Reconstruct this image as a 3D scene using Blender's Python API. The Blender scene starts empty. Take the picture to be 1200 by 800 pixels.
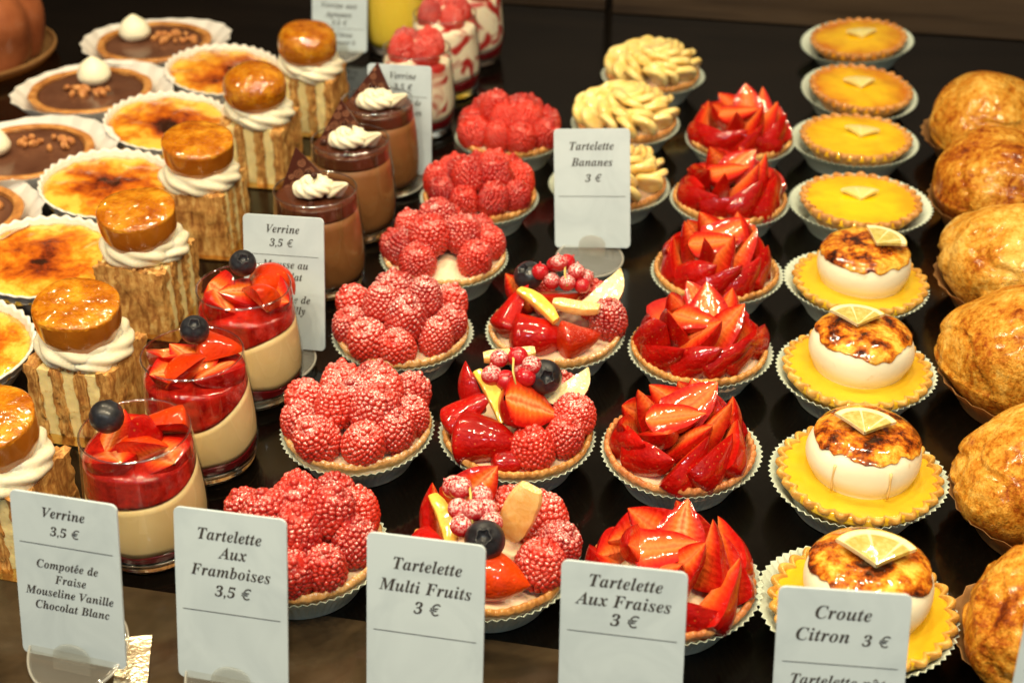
import bpy, math, random
import numpy as np
from mathutils import Vector, Matrix, Euler, noise as mnoise
scene = bpy.context.scene
col = scene.collection
R = math.radians
PI = math.pi

# ------------------------------------------------------------------ camera
cd = bpy.data.cameras.new('camera')
cam = bpy.data.objects.new('camera', cd); col.objects.link(cam)
cam.location = (0, 0, .43)
cam.rotation_euler = (R(90 - 32), 0, R(11.6))
cd.sensor_width = 36; cd.lens = 49.65
cd.clip_start = .01; cd.clip_end = 50
cd.dof.use_dof = True; cd.dof.focus_distance = .665; cd.dof.aperture_fstop = 10.5
scene.camera = cam

# ------------------------------------------------------------------ world: dim shop interior round the case
wd = bpy.data.worlds.new('World'); scene.world = wd; wd.use_nodes = True
wn = wd.node_tree.nodes; wl = wd.node_tree.links
bg = wn['Background']
wtc = wn.new('ShaderNodeTexCoord'); wsep = wn.new('ShaderNodeSeparateXYZ'); wr = wn.new('ShaderNodeValToRGB'); wm = wn.new('ShaderNodeMath')
wm.operation = 'MULTIPLY_ADD'; wm.inputs[1].default_value = .5; wm.inputs[2].default_value = .5
wl.new(wtc.outputs['Generated'], wsep.inputs[0]); wl.new(wsep.outputs['Y'], wm.inputs[0]); wl.new(wm.outputs[0], wr.inputs[0])
wr.color_ramp.elements[0].position = .12; wr.color_ramp.elements[0].color = (.56, .64, .70, 1)
wr.color_ramp.elements[1].position = .62; wr.color_ramp.elements[1].color = (.12, .08, .045, 1)
wl.new(wr.outputs[0], bg.inputs['Color']); bg.inputs['Strength'].default_value = .22

# ------------------------------------------------------------------ lamps: two rows of warm LED spots in the canopy of the case
def lamp(x, y, z, e, size=.024, colr=(1, .83, .53)):
    l = bpy.data.lights.new('led_lamp', 'AREA'); l.shape = 'DISK'; l.size = size; l.energy = e; l.color = colr
    o = bpy.data.objects.new('led_lamp', l); col.objects.link(o); o.location = (x, y, z)
    return o
LED = .92
for k in range(4):
    lamp(-.56 + k * .26, .13, .76, LED * 1.75)
    lamp(-.50 + k * .26, .22, .78, LED * 1.75)
for k in range(4):
    lamp(-.58 + k * .27, .74, .82, LED * 1.4)
    lamp(-.52 + k * .27, .83, .82, LED * 1.3)
# cool fill lamps added on the customers' side to brighten the card fronts
for x in (-.9, -.25, .4, 1.0):
    l = bpy.data.lights.new('front_fill_lamp', 'AREA'); l.shape = 'DISK'; l.size = .11; l.energy = 1.9; l.color = (.76, .91, 1)
    o = bpy.data.objects.new('front_fill_lamp', l); col.objects.link(o); o.location = (x, -1.25, 1.35); o.rotation_euler = Vector((x + .15, -1.75, 1.30)).to_track_quat('Z', 'Y').to_euler()


scene.view_settings.view_transform = 'Standard'; scene.view_settings.look = 'None'
scene.view_settings.exposure = .12; scene.view_settings.gamma = 1
scene.render.engine = 'CYCLES'
scene.cycles.max_bounces = 8; scene.cycles.transparent_max_bounces = 16
scene.cycles.caustics_reflective = False; scene.cycles.caustics_refractive = False
scene.cycles.use_denoising = True
scene.cycles.sample_clamp_indirect = 4

# ------------------------------------------------------------------ helpers
def tag(o, label=None, cat=None, group=None, kind=None):
    if label: o['label'] = label
    if cat: o['category'] = cat
    if group: o['group'] = group
    if kind: o['kind'] = kind
    return o
def thing(name, loc, rz, label, cat, group=None):
    o = bpy.data.objects.new(name, None); col.objects.link(o)
    o.empty_display_size = .01
    o.location = loc; o.rotation_euler = (0, 0, rz)
    return tag(o, label, cat, group)
def mesh(name, V, F, mats, smooth=True, midx=None, attr=None):
    m = bpy.data.meshes.new(name)
    m.from_pydata([tuple(v) for v in V], [], F)
    for x in (mats if isinstance(mats, (list, tuple)) else [mats]): m.materials.append(x)
    if midx is not None: m.polygons.foreach_set('material_index', midx)
    m.polygons.foreach_set('use_smooth', [smooth] * len(m.polygons))
    if attr:
        for k, vals in attr.items():
            a = m.attributes.new(k, 'FLOAT', 'POINT'); a.data.foreach_set('value', vals)
    m.update()
    return m
def put(name, me, parent=None, loc=(0, 0, 0), rot=(0, 0, 0), sc=(1, 1, 1), mat3=None):
    o = bpy.data.objects.new(name, me); col.objects.link(o)
    if parent: o.parent = parent
    o.location = loc
    if mat3 is not None: o.rotation_euler = mat3.to_euler()
    else: o.rotation_euler = rot
    o.scale = sc if isinstance(sc, (tuple, list)) else (sc, sc, sc)
    return o
def frame3(xd, zd):
    """rotation whose local x is xd and local z is near zd"""
    x = Vector(xd).normalized(); z = Vector(zd); y = z.cross(x).normalized(); z = x.cross(y)
    return Matrix((x, y, z)).transposed()
def crom(P, k=5):
    """Catmull-Rom through profile points"""
    P = [np.array(p, float) for p in P]; out = []
    for i in range(len(P) - 1):
        a = P[max(i - 1, 0)]; b = P[i]; c = P[i + 1]; d = P[min(i + 2, len(P) - 1)]
        for j in range(k):
            t = j / k
            out.append(.5 * ((2 * b) + (-a + c) * t + (2 * a - 5 * b + 4 * c - d) * t * t + (-a + 3 * b - 3 * c + d) * t ** 3))
    out.append(P[-1])
    return [(max(p[0], 0), p[1]) for p in out]
def lathe(prof, n, fn=None, close=False):
    V, F = [], []; rows = []
    for k, (r, z) in enumerate(prof):
        if r < 1e-7:
            rows.append([len(V)] * n); p = (0, 0, z)
            if fn: p = fn(0, z, 0, k)
            V.append(p)
        else:
            rr = []
            for i in range(n):
                th = 2 * PI * i / n
                p = (r * math.cos(th), r * math.sin(th), z)
                if fn: p = fn(r, z, th, k)
                rr.append(len(V)); V.append(p)
            rows.append(rr)
    rng = list(range(len(rows) - 1))
    pairs = [(rows[k], rows[k + 1]) for k in rng]
    if close: pairs.append((rows[-1], rows[0]))
    for a, b in pairs:
        for i in range(n):
            j = (i + 1) % n
            f = [a[i], a[j], b[j], b[i]]
            g = []
            for q in f:
                if q not in g: g.append(q)
            if len(g) > 2: F.append(g)
    return V, F
def nz(p, f, off=0.):
    return mnoise.noise(Vector((p[0] * f + off, p[1] * f - off * .7, p[2] * f + off * .3)))
def disp(V, f, a, off=0., f2=0, a2=0):
    """push points along their direction from the centroid by smooth noise"""
    c = np.mean(np.array(V), axis=0); out = []
    for v in V:
        d = np.array(v) - c; L = np.linalg.norm(d) + 1e-9
        s = a * nz(v, f, off) + (a2 * nz(v, f2, off + 3) if f2 else 0)
        out.append(tuple(np.array(v) + d / L * s))
    return out
def ico(sub):
    t = (1 + 5 ** .5) / 2
    V = [(-1, t, 0), (1, t, 0), (-1, -t, 0), (1, -t, 0), (0, -1, t), (0, 1, t), (0, -1, -t), (0, 1, -t), (t, 0, -1), (t, 0, 1), (-t, 0, -1), (-t, 0, 1)]
    V = [tuple(np.array(v) / np.linalg.norm(v)) for v in V]
    F = [(0, 11, 5), (0, 5, 1), (0, 1, 7), (0, 7, 10), (0, 10, 11), (1, 5, 9), (5, 11, 4), (11, 10, 2), (10, 7, 6), (7, 1, 8), (3, 9, 4), (3, 4, 2), (3, 2, 6), (3, 6, 8), (3, 8, 9), (4, 9, 5), (2, 4, 11), (6, 2, 10), (8, 6, 7), (9, 8, 1)]
    for _ in range(sub):
        c = {}; G = []
        def mid(a, b):
            k = (min(a, b), max(a, b))
            if k not in c:
                p = np.array(V[a]) + np.array(V[b]); V.append(tuple(p / np.linalg.norm(p))); c[k] = len(V) - 1
            return c[k]
        for a, b, d in F:
            x, y, z = mid(a, b), mid(b, d), mid(d, a)
            G += [(a, x, z), (b, y, x), (d, z, y), (x, y, z)]
        F = G
    return V, F
ICO1, ICO2, ICO3 = ico(1), ico(2), ico(3)
def join(parts):
    V, F = [], []
    for v, f in parts:
        o = len(V); V += list(v); F += [[i + o for i in q] for q in f]
    return V, F
def box(sx, sy, sz, cx=0, cy=0, cz=0, nx=1, ny=1, nz_=1):
    V, F = [], []
    def face(o, u, v, nu, nv):
        b = len(V)
        for j in range(nv + 1):
            for i in range(nu + 1):
                V.append(tuple(np.array(o) + np.array(u) * i / nu + np.array(v) * j / nv))
        for j in range(nv):
            for i in range(nu):
                a = b + j * (nu + 1) + i
                F.append([a, a + 1, a + nu + 2, a + nu + 1])
    x0, y0, z0 = cx - sx / 2, cy - sy / 2, cz - sz / 2
    face((x0, y0, z0), (sx, 0, 0), (0, 0, sz), nx, nz_)
    face((x0 + sx, y0 + sy, z0), (-sx, 0, 0), (0, 0, sz), nx, nz_)
    face((x0 + sx, y0, z0), (0, sy, 0), (0, 0, sz), ny, nz_)
    face((x0, y0 + sy, z0), (0, -sy, 0), (0, 0, sz), ny, nz_)
    face((x0, y0, z0 + sz), (sx, 0, 0), (0, sy, 0), nx, ny)
    face((x0, y0 + sy, z0), (sx, 0, 0), (0, -sy, 0), nx, ny)
    return V, F

# ------------------------------------------------------------------ materials
class Mat:
    def __init__(s, name, col=(.5, .5, .5), rough=.5, coat=0, coat_r=.1, sss=0, sss_r=(1, .4, .2), sss_s=.004, metal=0, spec=.5, trans=0, ior=1.45):
        s.m = bpy.data.materials.new(name); s.m.use_nodes = True
        s.nt = s.m.node_tree; s.n = s.nt.nodes; s.l = s.nt.links
        s.b = s.n['Principled BSDF']
        i = s.b.inputs
        i['Base Color'].default_value = (*col, 1); i['Roughness'].default_value = rough
        i['Coat Weight'].default_value = min(1, coat * 1.35); i['Coat IOR'].default_value = 1.6 if coat >= .5 else 1.5; i['Coat Roughness'].default_value = coat_r
        i['Subsurface Weight'].default_value = sss; i['Subsurface Radius'].default_value = sss_r; i['Subsurface Scale'].default_value = sss_s
        i['Metallic'].default_value = metal; i['Specular IOR Level'].default_value = spec if coat < .3 else .12
        i['Transmission Weight'].default_value = trans; i['IOR'].default_value = ior
        s._co = None
    def co(s):
        if s._co is None:
            tc = s.n.new('ShaderNodeTexCoord'); oi = s.n.new('ShaderNodeObjectInfo'); mu = s.n.new('ShaderNodeVectorMath'); ad = s.n.new('ShaderNodeVectorMath')
            mu.operation = 'SCALE'; mu.inputs[0].default_value = (1.7, 2.3, .9); s.l.new(oi.outputs['Random'], mu.inputs['Scale'])
            s.l.new(tc.outputs['Object'], ad.inputs[0]); s.l.new(mu.outputs[0], ad.inputs[1]); s._co = ad.outputs[0]
        return s._co
    def obj(s):
        return s.n.new('ShaderNodeTexCoord').outputs['Object']
    def noise(s, scale, detail=3, rough=.55, dist=0, vec=None):
        t = s.n.new('ShaderNodeTexNoise'); t.inputs['Scale'].default_value = scale; t.inputs['Detail'].default_value = detail
        t.inputs['Roughness'].default_value = rough; t.inputs['Distortion'].default_value = dist
        s.l.new(vec or s.co(), t.inputs['Vector']); return t.outputs['Fac']
    def voro(s, scale, feat='F1', rnd=1., vec=None):
        t = s.n.new('ShaderNodeTexVoronoi'); t.feature = feat; t.inputs['Scale'].default_value = scale; t.inputs['Randomness'].default_value = rnd
        s.l.new(vec or s.co(), t.inputs['Vector']); return t.outputs['Distance']
    def ramp(s, fac, stops, interp='LINEAR'):
        r = s.n.new('ShaderNodeValToRGB'); r.color_ramp.interpolation = interp
        e = r.color_ramp.elements
        while len(e) < len(stops): e.new(.5)
        for q, (p, c) in zip(e, stops):
            q.position = p; q.color = (*c, 1) if isinstance(c, tuple) else (c, c, c, 1)
        s.l.new(fac, r.inputs[0]); return r.outputs[0]
    def mix(s, fac, a, b, mode='MIX'):
        m = s.n.new('ShaderNodeMix'); m.data_type = 'RGBA'; m.blend_type = mode
        for sock, v in ((m.inputs[0], fac), (m.inputs[6], a), (m.inputs[7], b)):
            if hasattr(v, 'links') or hasattr(v, 'is_linked'): s.l.new(v, sock)
            else: sock.default_value = v if not isinstance(v, tuple) else (*v, 1)
        return m.outputs[2]
    def math(s, op, a, b=0., clamp=False):
        m = s.n.new('ShaderNodeMath'); m.operation = op; m.use_clamp = clamp
        for sock, v in ((m.inputs[0], a), (m.inputs[1], b)):
            if hasattr(v, 'is_linked'): s.l.new(v, sock)
            else: sock.default_value = v
        return m.outputs[0]
    def sep(s, v):
        x = s.n.new('ShaderNodeSeparateXYZ'); s.l.new(v, x.inputs[0]); return x.outputs
    def attr(s, name):
        a = s.n.new('ShaderNodeAttribute'); a.attribute_name = name; return a.outputs['Fac']
    def color(s, c): s.l.new(c, s.b.inputs['Base Color']); return s
    def rough(s, c): s.l.new(c, s.b.inputs['Roughness']); return s
    def bump(s, h, dist=.001, strength=1.):
        b = s.n.new('ShaderNodeBump'); b.inputs['Distance'].default_value = dist; b.inputs['Strength'].default_value = strength
        s.l.new(h, b.inputs['Height'])
        if s.b.inputs['Normal'].links:
            s.l.new(s.b.inputs['Normal'].links[0].from_socket, b.inputs['Normal'])
        s.l.new(b.outputs[0], s.b.inputs['Normal']); s.lastbump = b.outputs[0]; return s
    def coatbump(s, scale=170, dist=.0005, det=.6):
        b = s.n.new('ShaderNodeBump'); b.inputs['Distance'].default_value = dist; b.inputs['Strength'].default_value = 1.
        s.l.new(s.noise(scale, det, .5), b.inputs['Height']); s.l.new(b.outputs[0], s.b.inputs['Coat Normal']); return s
    def upz(s):
        g = s.n.new('ShaderNodeNewGeometry'); return s.sep(g.outputs['Normal'])[2]

M = {}
# counter: polished black stone
m = Mat('black_stone', (.010, .008, .006), .16, spec=.5)
wc = m.obj()
m.color(m.mix(m.ramp(m.noise(520, 3, .6, vec=wc), [(.62, 0.), (.74, 1.)]), (.0024, .0017, .0012), (.010, .009, .007)))
m.rough(m.ramp(m.noise(9, 4, .6, vec=wc), [(.3, .07), (.7, .20)]))
m.bump(m.noise(60, 3, vec=wc), .0002, .5); M['counter'] = m.m
m = Mat('brown_panel', (.055, .035, .02), .38)
v = m.obj(); mp = m.n.new('ShaderNodeMapping'); mp.inputs['Scale'].default_value = (3, 3, 60); m.l.new(v, mp.inputs[0])
m.color(m.ramp(m.noise(1.2, 4, .6, .6, mp.outputs[0]), [(.3, (.020, .012, .007)), (.7, (.075, .048, .028))])); M['panel'] = m.m

# pastry
def pastry(name, lo, mi, hi, sugar=0.):
    m = Mat(name, mi, .5, coat=.4, coat_r=.2, sss=.08, sss_s=.002)
    c = m.ramp(m.noise(130, 5, .65), [(.28, lo), (.5, mi), (.72, hi)])
    if sugar:
        f = m.math('MULTIPLY', m.ramp(m.upz(), [(.2, 0.), (.7, 1.)]), m.ramp(m.noise(900, 2, .7), [(.62 - .2 * sugar, 0.), (.72 - .12 * sugar, .9)]))
        c = m.mix(f, c, (.85, .78, .70))
    m.color(c); m.bump(m.noise(700, 4, .7), .0006, .7); return m.m
M['crust'] = pastry('golden_shortcrust', (.28, .10, .024), (.52, .24, .065), (.70, .40, .14))
M['crust_sugar'] = pastry('sugared_shortcrust', (.34, .14, .035), (.58, .30, .10), (.75, .47, .20), .5)
M['crust_gold'] = pastry('syrupy_golden_shortcrust', (.36, .145, .022), (.60, .32, .065), (.76, .48, .13))
M['crust_dark'] = pastry('deep_golden_shortcrust', (.28, .095, .022), (.52, .22, .06), (.68, .36, .11))
M['crust_red'] = pastry('juice_soaked_shortcrust', (.34, .09, .03), (.55, .20, .07), (.70, .36, .14))

# paper cases
def paper(name, c1, c2, tr=.35):
    m = Mat(name, c1, .75)
    m.color(m.ramp(m.noise(60, 3), [(.35, c1), (.65, c2)]))
    t = m.n.new('ShaderNodeBsdfTranslucent'); t.inputs[0].default_value = (*c2, 1)
    x = m.n.new('ShaderNodeMixShader'); x.inputs[0].default_value = tr
    m.l.new(m.b.outputs[0], x.inputs[1]); m.l.new(t.outputs[0], x.inputs[2]); m.l.new(x.outputs[0], m.n['Material Output'].inputs[0])
    return m.m
M['paper'] = paper('pale_green_paper', (.60, .70, .61), (.70, .78, .69), .2)
M['paper_white'] = paper('white_paper', (.80, .77, .72), (.88, .86, .82), .2)
M['paper_brown'] = paper('greasy_brown_paper', (.42, .21, .07), (.58, .33, .13), .5)

# creams
m = Mat('whipped_cream', (.76, .70, .53), .42, sss=.35, sss_r=(1, .7, .4), sss_s=.003); m.bump(m.noise(260, 3), .0004, .5); M['cream'] = m.m
m = Mat('vanilla_cream', (.86, .70, .42), .4, sss=.3, sss_r=(1, .7, .35), sss_s=.004)
m.color(m.ramp(m.noise(30, 3), [(.3, (.72, .54, .25)), (.7, (.82, .64, .34))])); M['vanilla'] = m.m
m = Mat('pastry_cream', (.80, .60, .42), .35, sss=.3, sss_s=.003); m.bump(m.noise(150, 3), .0008); M['custard'] = m.m
m = Mat('meringue', (.88, .82, .70), .45, sss=.12, sss_r=(1, .9, .75), sss_s=.003)
z = m.sep(m.obj()); an = m.noise(110, 2)
m.color(m.mix(m.ramp(m.noise(180, 3), [(.66, 0.), (.76, .35)]), (.90, .86, .66), (.66, .46, .16))); m.bump(m.noise(90, 2), .0006, .5); M['meringue'] = m.m

# chocolate
m = Mat('chocolate_mousse', (.24, .105, .05), .5, sss=.2, sss_s=.003); m.color(m.ramp(m.noise(60, 3), [(.3, (.21, .082, .022)), (.7, (.29, .125, .040))])); M['mousse'] = m.m
m = Mat('chocolate_glaze', (.075, .022, .010), .16, coat=.4, sss=0); M['ganache'] = m.m
m = Mat('chocolate_ganache', (.13, .05, .028), .3, coat=.3); m.color(m.ramp(m.noise(25, 3), [(.35, (.085, .032, .018)), (.65, (.16, .068, .038))])); M['tart_choc'] = m.m
m = Mat('dark_chocolate', (.045, .014, .008), .22, coat=.3); M['darkchoc'] = m.m
m = Mat('transfer_chocolate', (.05, .012, .007), .3)
m.b.inputs['Base Color'].default_value = (.06, .014, .008, 1); M['plaque'] = m.m
m = Mat('transfer_swirl', (.26, .105, .055), .4); M['swirl'] = m.m
m = Mat('nut_crumb', (.5, .22, .08), .6); m.color(m.ramp(m.noise(240, 3), [(.3, (.36, .11, .028)), (.7, (.66, .31, .10))])); M['nut'] = m.m

# raspberry with dusted sugar
def rasp(name, amt):
    m = Mat(name, (.5, .02, .02), .42, coat=.28, coat_r=.095, sss=.15, sss_r=(1, .12, .06), sss_s=.002)
    oi = m.n.new('ShaderNodeObjectInfo')
    tone = m.mix(oi.outputs['Random'], (.26, .003, .006), (.58, .024, .010))
    base = m.mix(m.ramp(m.noise(110, 2), [(.35, 0.), (.7, .6)]), tone, (.60, .040, .020))
    if amt:
        up = m.ramp(m.upz(), [(.30, 0.), (.92, 1.)])
        sp = m.ramp(m.noise(1150, 3, .78), [(.60 - .13 * amt, 0.), (.68 - .10 * amt, .92)])
        big = m.ramp(m.noise(75, 2), [(.46 - .16 * amt, .12), (.60 - .06 * amt, 1.)])
        f = m.math('MULTIPLY', m.math('MULTIPLY', up, sp), big)
        base = m.mix(f, base, (.88, .78, .76))
        m.rough(m.math('ADD', m.math('MULTIPLY', f, .5), .28))
    m.color(base); return m.m
M['rasp0'] = rasp('raspberry_skin', .18); M['rasp1'] = rasp('sugared_raspberry_skin', .58); M['rasp2'] = rasp('heavily_sugared_raspberry_skin', .90)

# strawberry
def straw(name, sugar=False, orange=0.):
    m = Mat(name, (.6, .01, .005), .45, coat=.50, coat_r=.09, sss=.06, sss_r=(1, .10, .04), sss_s=.002)
    d = m.voro(330, rnd=.55)
    seed = m.ramp(d, [(.10, 1.), (.17, 0.)])
    c = m.ramp(m.noise(45, 3), [(.3, (.24 + orange * .28, .0012 + orange * .03, .0007)), (.7, (.46 + orange * .25, .0045 + orange * .07, .0018))])
    c = m.mix(m.math('MULTIPLY', seed, .3), c, (.62, .26, .05))
    if sugar:
        f = m.math('MULTIPLY', m.ramp(m.upz(), [(.25, 0.), (.9, 1.)]), m.ramp(m.noise(1400, 3, .75), [(.56, 0.), (.72, .7)])); c = m.mix(f, c, (.88, .74, .70))
    m.color(c); m.bump(m.ramp(d, [(.0, .75), (.12, .6), (.2, .35), (.45, .9)]), .0004, .6)
    m.bump(m.noise(300, 2), .0014, .6); m.coatbump(); return m.m
M['straw'] = straw('strawberry_skin'); M['straw_sugar'] = straw('sugared_strawberry_skin', True, .3); M['straw_orange'] = straw('orange_red_strawberry_skin', False, .6)
def flesh(name, pale):
    m = Mat(name, (.7, .1, .04), .45, coat=.50, coat_r=.09, sss=.08, sss_r=(1, .25, .1), sss_s=.003)
    t = m.attr('core'); u = m.attr('along')
    w = m.math('SINE', m.math('ADD', m.math('MULTIPLY', u, 70.), m.math('MULTIPLY', m.noise(120, 2), 8.)))
    tt = m.math('ADD', t, m.math('MULTIPLY', w, .022))
    tt = m.math('ADD', tt, m.math('MULTIPLY', m.math('SUBTRACT', m.noise(160, 3), .5), .35))
    hi = (.76, .18, .05) if pale < .8 else (.82, .30, .12)
    m.color(m.ramp(tt, [(.0, (.62, .12, .035)), (.14, hi), (.30, (.66, .095 + .05 * pale, .018)), (.62, (.58, .034, .008)), (.88, (.38, .004, .002))]))
    m.bump(w, .0002, .25); m.bump(m.noise(300, 2), .0013, .6); m.coatbump(190, .0004); return m.m
M['flesh'] = flesh('strawberry_flesh', .5); M['flesh_pale'] = flesh('pale_strawberry_flesh', .95)
m = Mat('blueberry_skin', (.02, .022, .035), .45, coat=.25, coat_r=.095, sss=0); m.color(m.ramp(m.noise(150, 4, .7), [(.35, (.004, .004, .006)), (.75, (.022, .024, .034))])); M['blue'] = m.m
def redc(name, sug):
    m = Mat(name, (.45, .01, .015), .12, coat=.5, sss=.3, sss_r=(1, .1, .1), sss_s=.004)
    f = m.math('MULTIPLY', m.ramp(m.upz(), [(-.2, 0.), (.7, 1.)]), m.ramp(m.noise(900, 3, .7), [(.62 - .2 * sug, 0.), (.78 - .2 * sug, .8)]))
    m.color(m.mix(f, (.42, .008, .014), (.9, .74, .72))); return m.m
M['currant'] = redc('redcurrant_skin', .15); M['currant_sugar'] = redc('sugared_redcurrant_skin', .9)
m = Mat('currant_stem', (.55, .42, .12), .5); M['stem'] = m.m
def fruit(name, a, b, sug=0):
    m = Mat(name, a, .22, coat=.6, coat_r=.1, sss=.3, sss_r=(1, .6, .2), sss_s=.004)
    c = m.ramp(m.noise(160, 4, .6, 1.), [(.3, a), (.7, b)])
    if sug: c = m.mix(m.math('MULTIPLY', m.ramp(m.upz(), [(.1, 0.), (.8, 1.)]), m.ramp(m.noise(1300, 3, .7), [(.45, 0.), (.6, .6)])), c, (.88, .80, .68))
    m.color(c); m.bump(m.noise(320, 3), .0006, .5); m.coatbump(); return m.m
M['mango'] = fruit('mango_flesh', (.80, .42, .05), (.88, .56, .12)); M['orange'] = fruit('peach_flesh', (.82, .40, .09), (.90, .58, .22), 1)
M['apple'] = fruit('apple_flesh', (.80, .64, .26), (.90, .78, .45), 1); M['apple_skin'] = fruit('apple_skin', (.50, .05, .02), (.72, .30, .05))
m = Mat('banana_flesh', (.80, .62, .22), .28, coat=.7, coat_r=.095, sss=.35, sss_r=(1, .7, .3), sss_s=.004)
m.color(m.ramp(m.noise(110, 4, .6), [(.25, (.62, .34, .06)), (.42, (.80, .58, .19)), (.75, (.88, .73, .36))])); m.bump(m.noise(240, 3), .0007, .6); m.coatbump(); M['banana'] = m.m

# lemon
def curd(name, edge, mid):
    m = Mat(name, mid, .12, coat=.7, coat_r=.095, sss=.25, sss_r=(1, .6, .1), sss_s=.004)
    o = m.sep(m.obj()); r = m.math('SQRT', m.math('ADD', m.math('MULTIPLY', o[0], o[0]), m.math('MULTIPLY', o[1], o[1])))
    f = m.math('ADD', m.math('MULTIPLY', r, 24.), m.math('MULTIPLY', m.math('SUBTRACT', m.noise(48, 3), .5), 1.2))
    m.color(m.ramp(f, [(.45, mid), (.95, edge)])); m.bump(m.noise(140, 2), .0005, .35); m.coatbump(); return m.m
M['curd'] = curd('lemon_curd', (.62, .36, .014), (.70, .46, .022)); M['curd_baked'] = curd('baked_lemon_filling', (.56, .17, .005), (.80, .46, .008)); M['curd_gold'] = curd('golden_lemon_filling', (.68, .34, .006), (.80, .52, .008))
m = Mat('lemon_slice_flesh', (.85, .78, .45), .15, coat=.6, coat_r=.095, sss=.3, sss_r=(1, .8, .3), sss_s=.004)
o = m.obj(); xyz = m.sep(o)
r = m.math('SQRT', m.math('ADD', m.math('MULTIPLY', xyz[0], xyz[0]), m.math('MULTIPLY', xyz[1], xyz[1])))
an = m.math('ARCTAN2', xyz[1], xyz[0])
seg = m.math('ABSOLUTE', m.math('SINE', m.math('MULTIPLY', an, 3.6)))
segm = m.ramp(seg, [(.0, 1.), (.10, 1.), (.2, 0.)])
rr = m.ramp(m.math('MULTIPLY', r, 50.), [(.0, (.70, .62, .34)), (.06, (.44, .36, .09)), (.55, (.41, .34, .09)), (.66, (.40, .31, .08)), (.70, (.78, .71, .46)), (.79, (.80, .74, .50)), (.83, (.62, .52, .06))])
m.color(m.mix(m.math('MULTIPLY', segm, .7), m.mix(m.ramp(m.noise(420, 3), [(.4, 0.), (.7, .5)]), rr, (.72, .62, .28)), (.80, .74, .48))); m.bump(m.noise(500, 3), .0005, .6); m.coatbump(); M['lemon'] = m.m
m = Mat('pale_lemon_slice_flesh', (.85, .78, .45), .15, coat=.6, coat_r=.095, sss=.3, sss_r=(1, .8, .3), sss_s=.004)
o = m.obj(); xyz = m.sep(o)
r = m.math('SQRT', m.math('ADD', m.math('MULTIPLY', xyz[0], xyz[0]), m.math('MULTIPLY', xyz[1], xyz[1])))
an = m.math('ARCTAN2', xyz[1], xyz[0])
seg = m.math('ABSOLUTE', m.math('SINE', m.math('MULTIPLY', an, 3.6)))
segm = m.ramp(seg, [(.0, 1.), (.10, 1.), (.2, 0.)])
rr = m.ramp(m.math('MULTIPLY', r, 50.), [(.0, (.80, .72, .40)), (.06, (.76, .64, .22)), (.55, (.74, .62, .22)), (.66, (.72, .60, .20)), (.70, (.78, .71, .46)), (.79, (.80, .74, .50)), (.83, (.62, .52, .06))])
m.color(m.mix(m.math('MULTIPLY', segm, .7), m.mix(m.ramp(m.noise(420, 3), [(.4, 0.), (.7, .5)]), rr, (.72, .62, .28)), (.80, .74, .48))); m.bump(m.noise(500, 3), .0005, .6); m.coatbump(); M['lemon_pale'] = m.m
m = Mat('burnt_caramel', (.4, .12, .02), .12, coat=1., coat_r=.095)
m.color(m.ramp(m.math('ADD', m.math('MULTIPLY', m.noise(62, 3, .6, .35), .62), m.math('MULTIPLY', m.noise(210, 4, .7), .38)), [(.38, (.020, .005, .003)), (.43, (.13, .022, .003)), (.475, (.40, .085, .006)), (.53, (.62, .25, .018)), (.60, (.80, .50, .08))]))
m.bump(m.noise(230, 4, .65, .3), .0022, .8); m.coatbump(150, .0012); M['burnt'] = m.m
m = Mat('caramel_drip', (.76, .54, .24), .2, coat=.5); M['drip'] = m.m
m = Mat('brulee_top', (.7, .3, .03), .13, coat=.8, coat_r=.095)
ob = m.sep(m.obj()); r = m.math('SQRT', m.math('ADD', m.math('MULTIPLY', ob[0], ob[0]), m.math('MULTIPLY', ob[1], ob[1])))
f = m.math('ADD', m.math('MULTIPLY', m.noise(42, 5, .68, .25), 1.1), m.math('MULTIPLY', r, 9.))
m.color(m.ramp(f, [(.50, (.03, .008, .003)), (.60, (.22, .030, .004)), (.72, (.52, .115, .006)), (.83, (.70, .27, .016)), (.93, (.84, .50, .07))]))
m.bump(m.noise(200, 4, .65), .0022, .8); m.coatbump(140, .0014); M['brulee'] = m.m
# caramel choux
m = Mat('caramel_choux', (.6, .24, .03), .16, coat=1., coat_r=.095, sss=.15, sss_r=(1, .5, .1), sss_s=.003)
m.color(m.ramp(m.noise(85, 5, .68, .2), [(.34, (.28, .062, .002)), (.48, (.42, .130, .004)), (.66, (.60, .27, .016))]))
m.bump(m.noise(330, 3), .0022, .8); m.coatbump(210, .0016, 1.); M['choux'] = m.m
m = Mat('choux_side', (.5, .2, .03), .25, coat=.7, coat_r=.1, sss=.1, sss_s=.003); m.color(m.ramp(m.noise(50, 4), [(.3, (.32, .080, .006)), (.7, (.50, .165, .012))])); m.bump(m.noise(320, 3), .0005, .5); M['choux_side'] = m.m
m = Mat('flaky_pastry', (.5, .24, .07), .6)
v = m.co(); mp = m.n.new('ShaderNodeMapping'); mp.inputs['Scale'].default_value = (480, 230, 38); m.l.new(v, mp.inputs[0])
fl = m.noise(1, 4, .65, .5, mp.outputs[0])
m.color(m.ramp(m.math('ADD', m.math('MULTIPLY', fl, .68), m.math('MULTIPLY', m.noise(260, 4), .32)), [(.34, (.20, .068, .014)), (.46, (.44, .19, .045)), (.55, (.64, .34, .095)), (.66, (.80, .53, .20))])); m.bump(fl, .0014, .9); M['flaky'] = m.m
m = Mat('cake_cream', (.85, .73, .46), .45, sss=.3, sss_r=(1, .7, .3), sss_s=.003)
m.color(m.mix(m.ramp(m.noise(230, 3), [(.64, 0.), (.72, .55)]), (.88, .70, .33), (.58, .30, .07))); m.bump(m.noise(200, 3), .0008, .6); M['cake_cream'] = m.m
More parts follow.
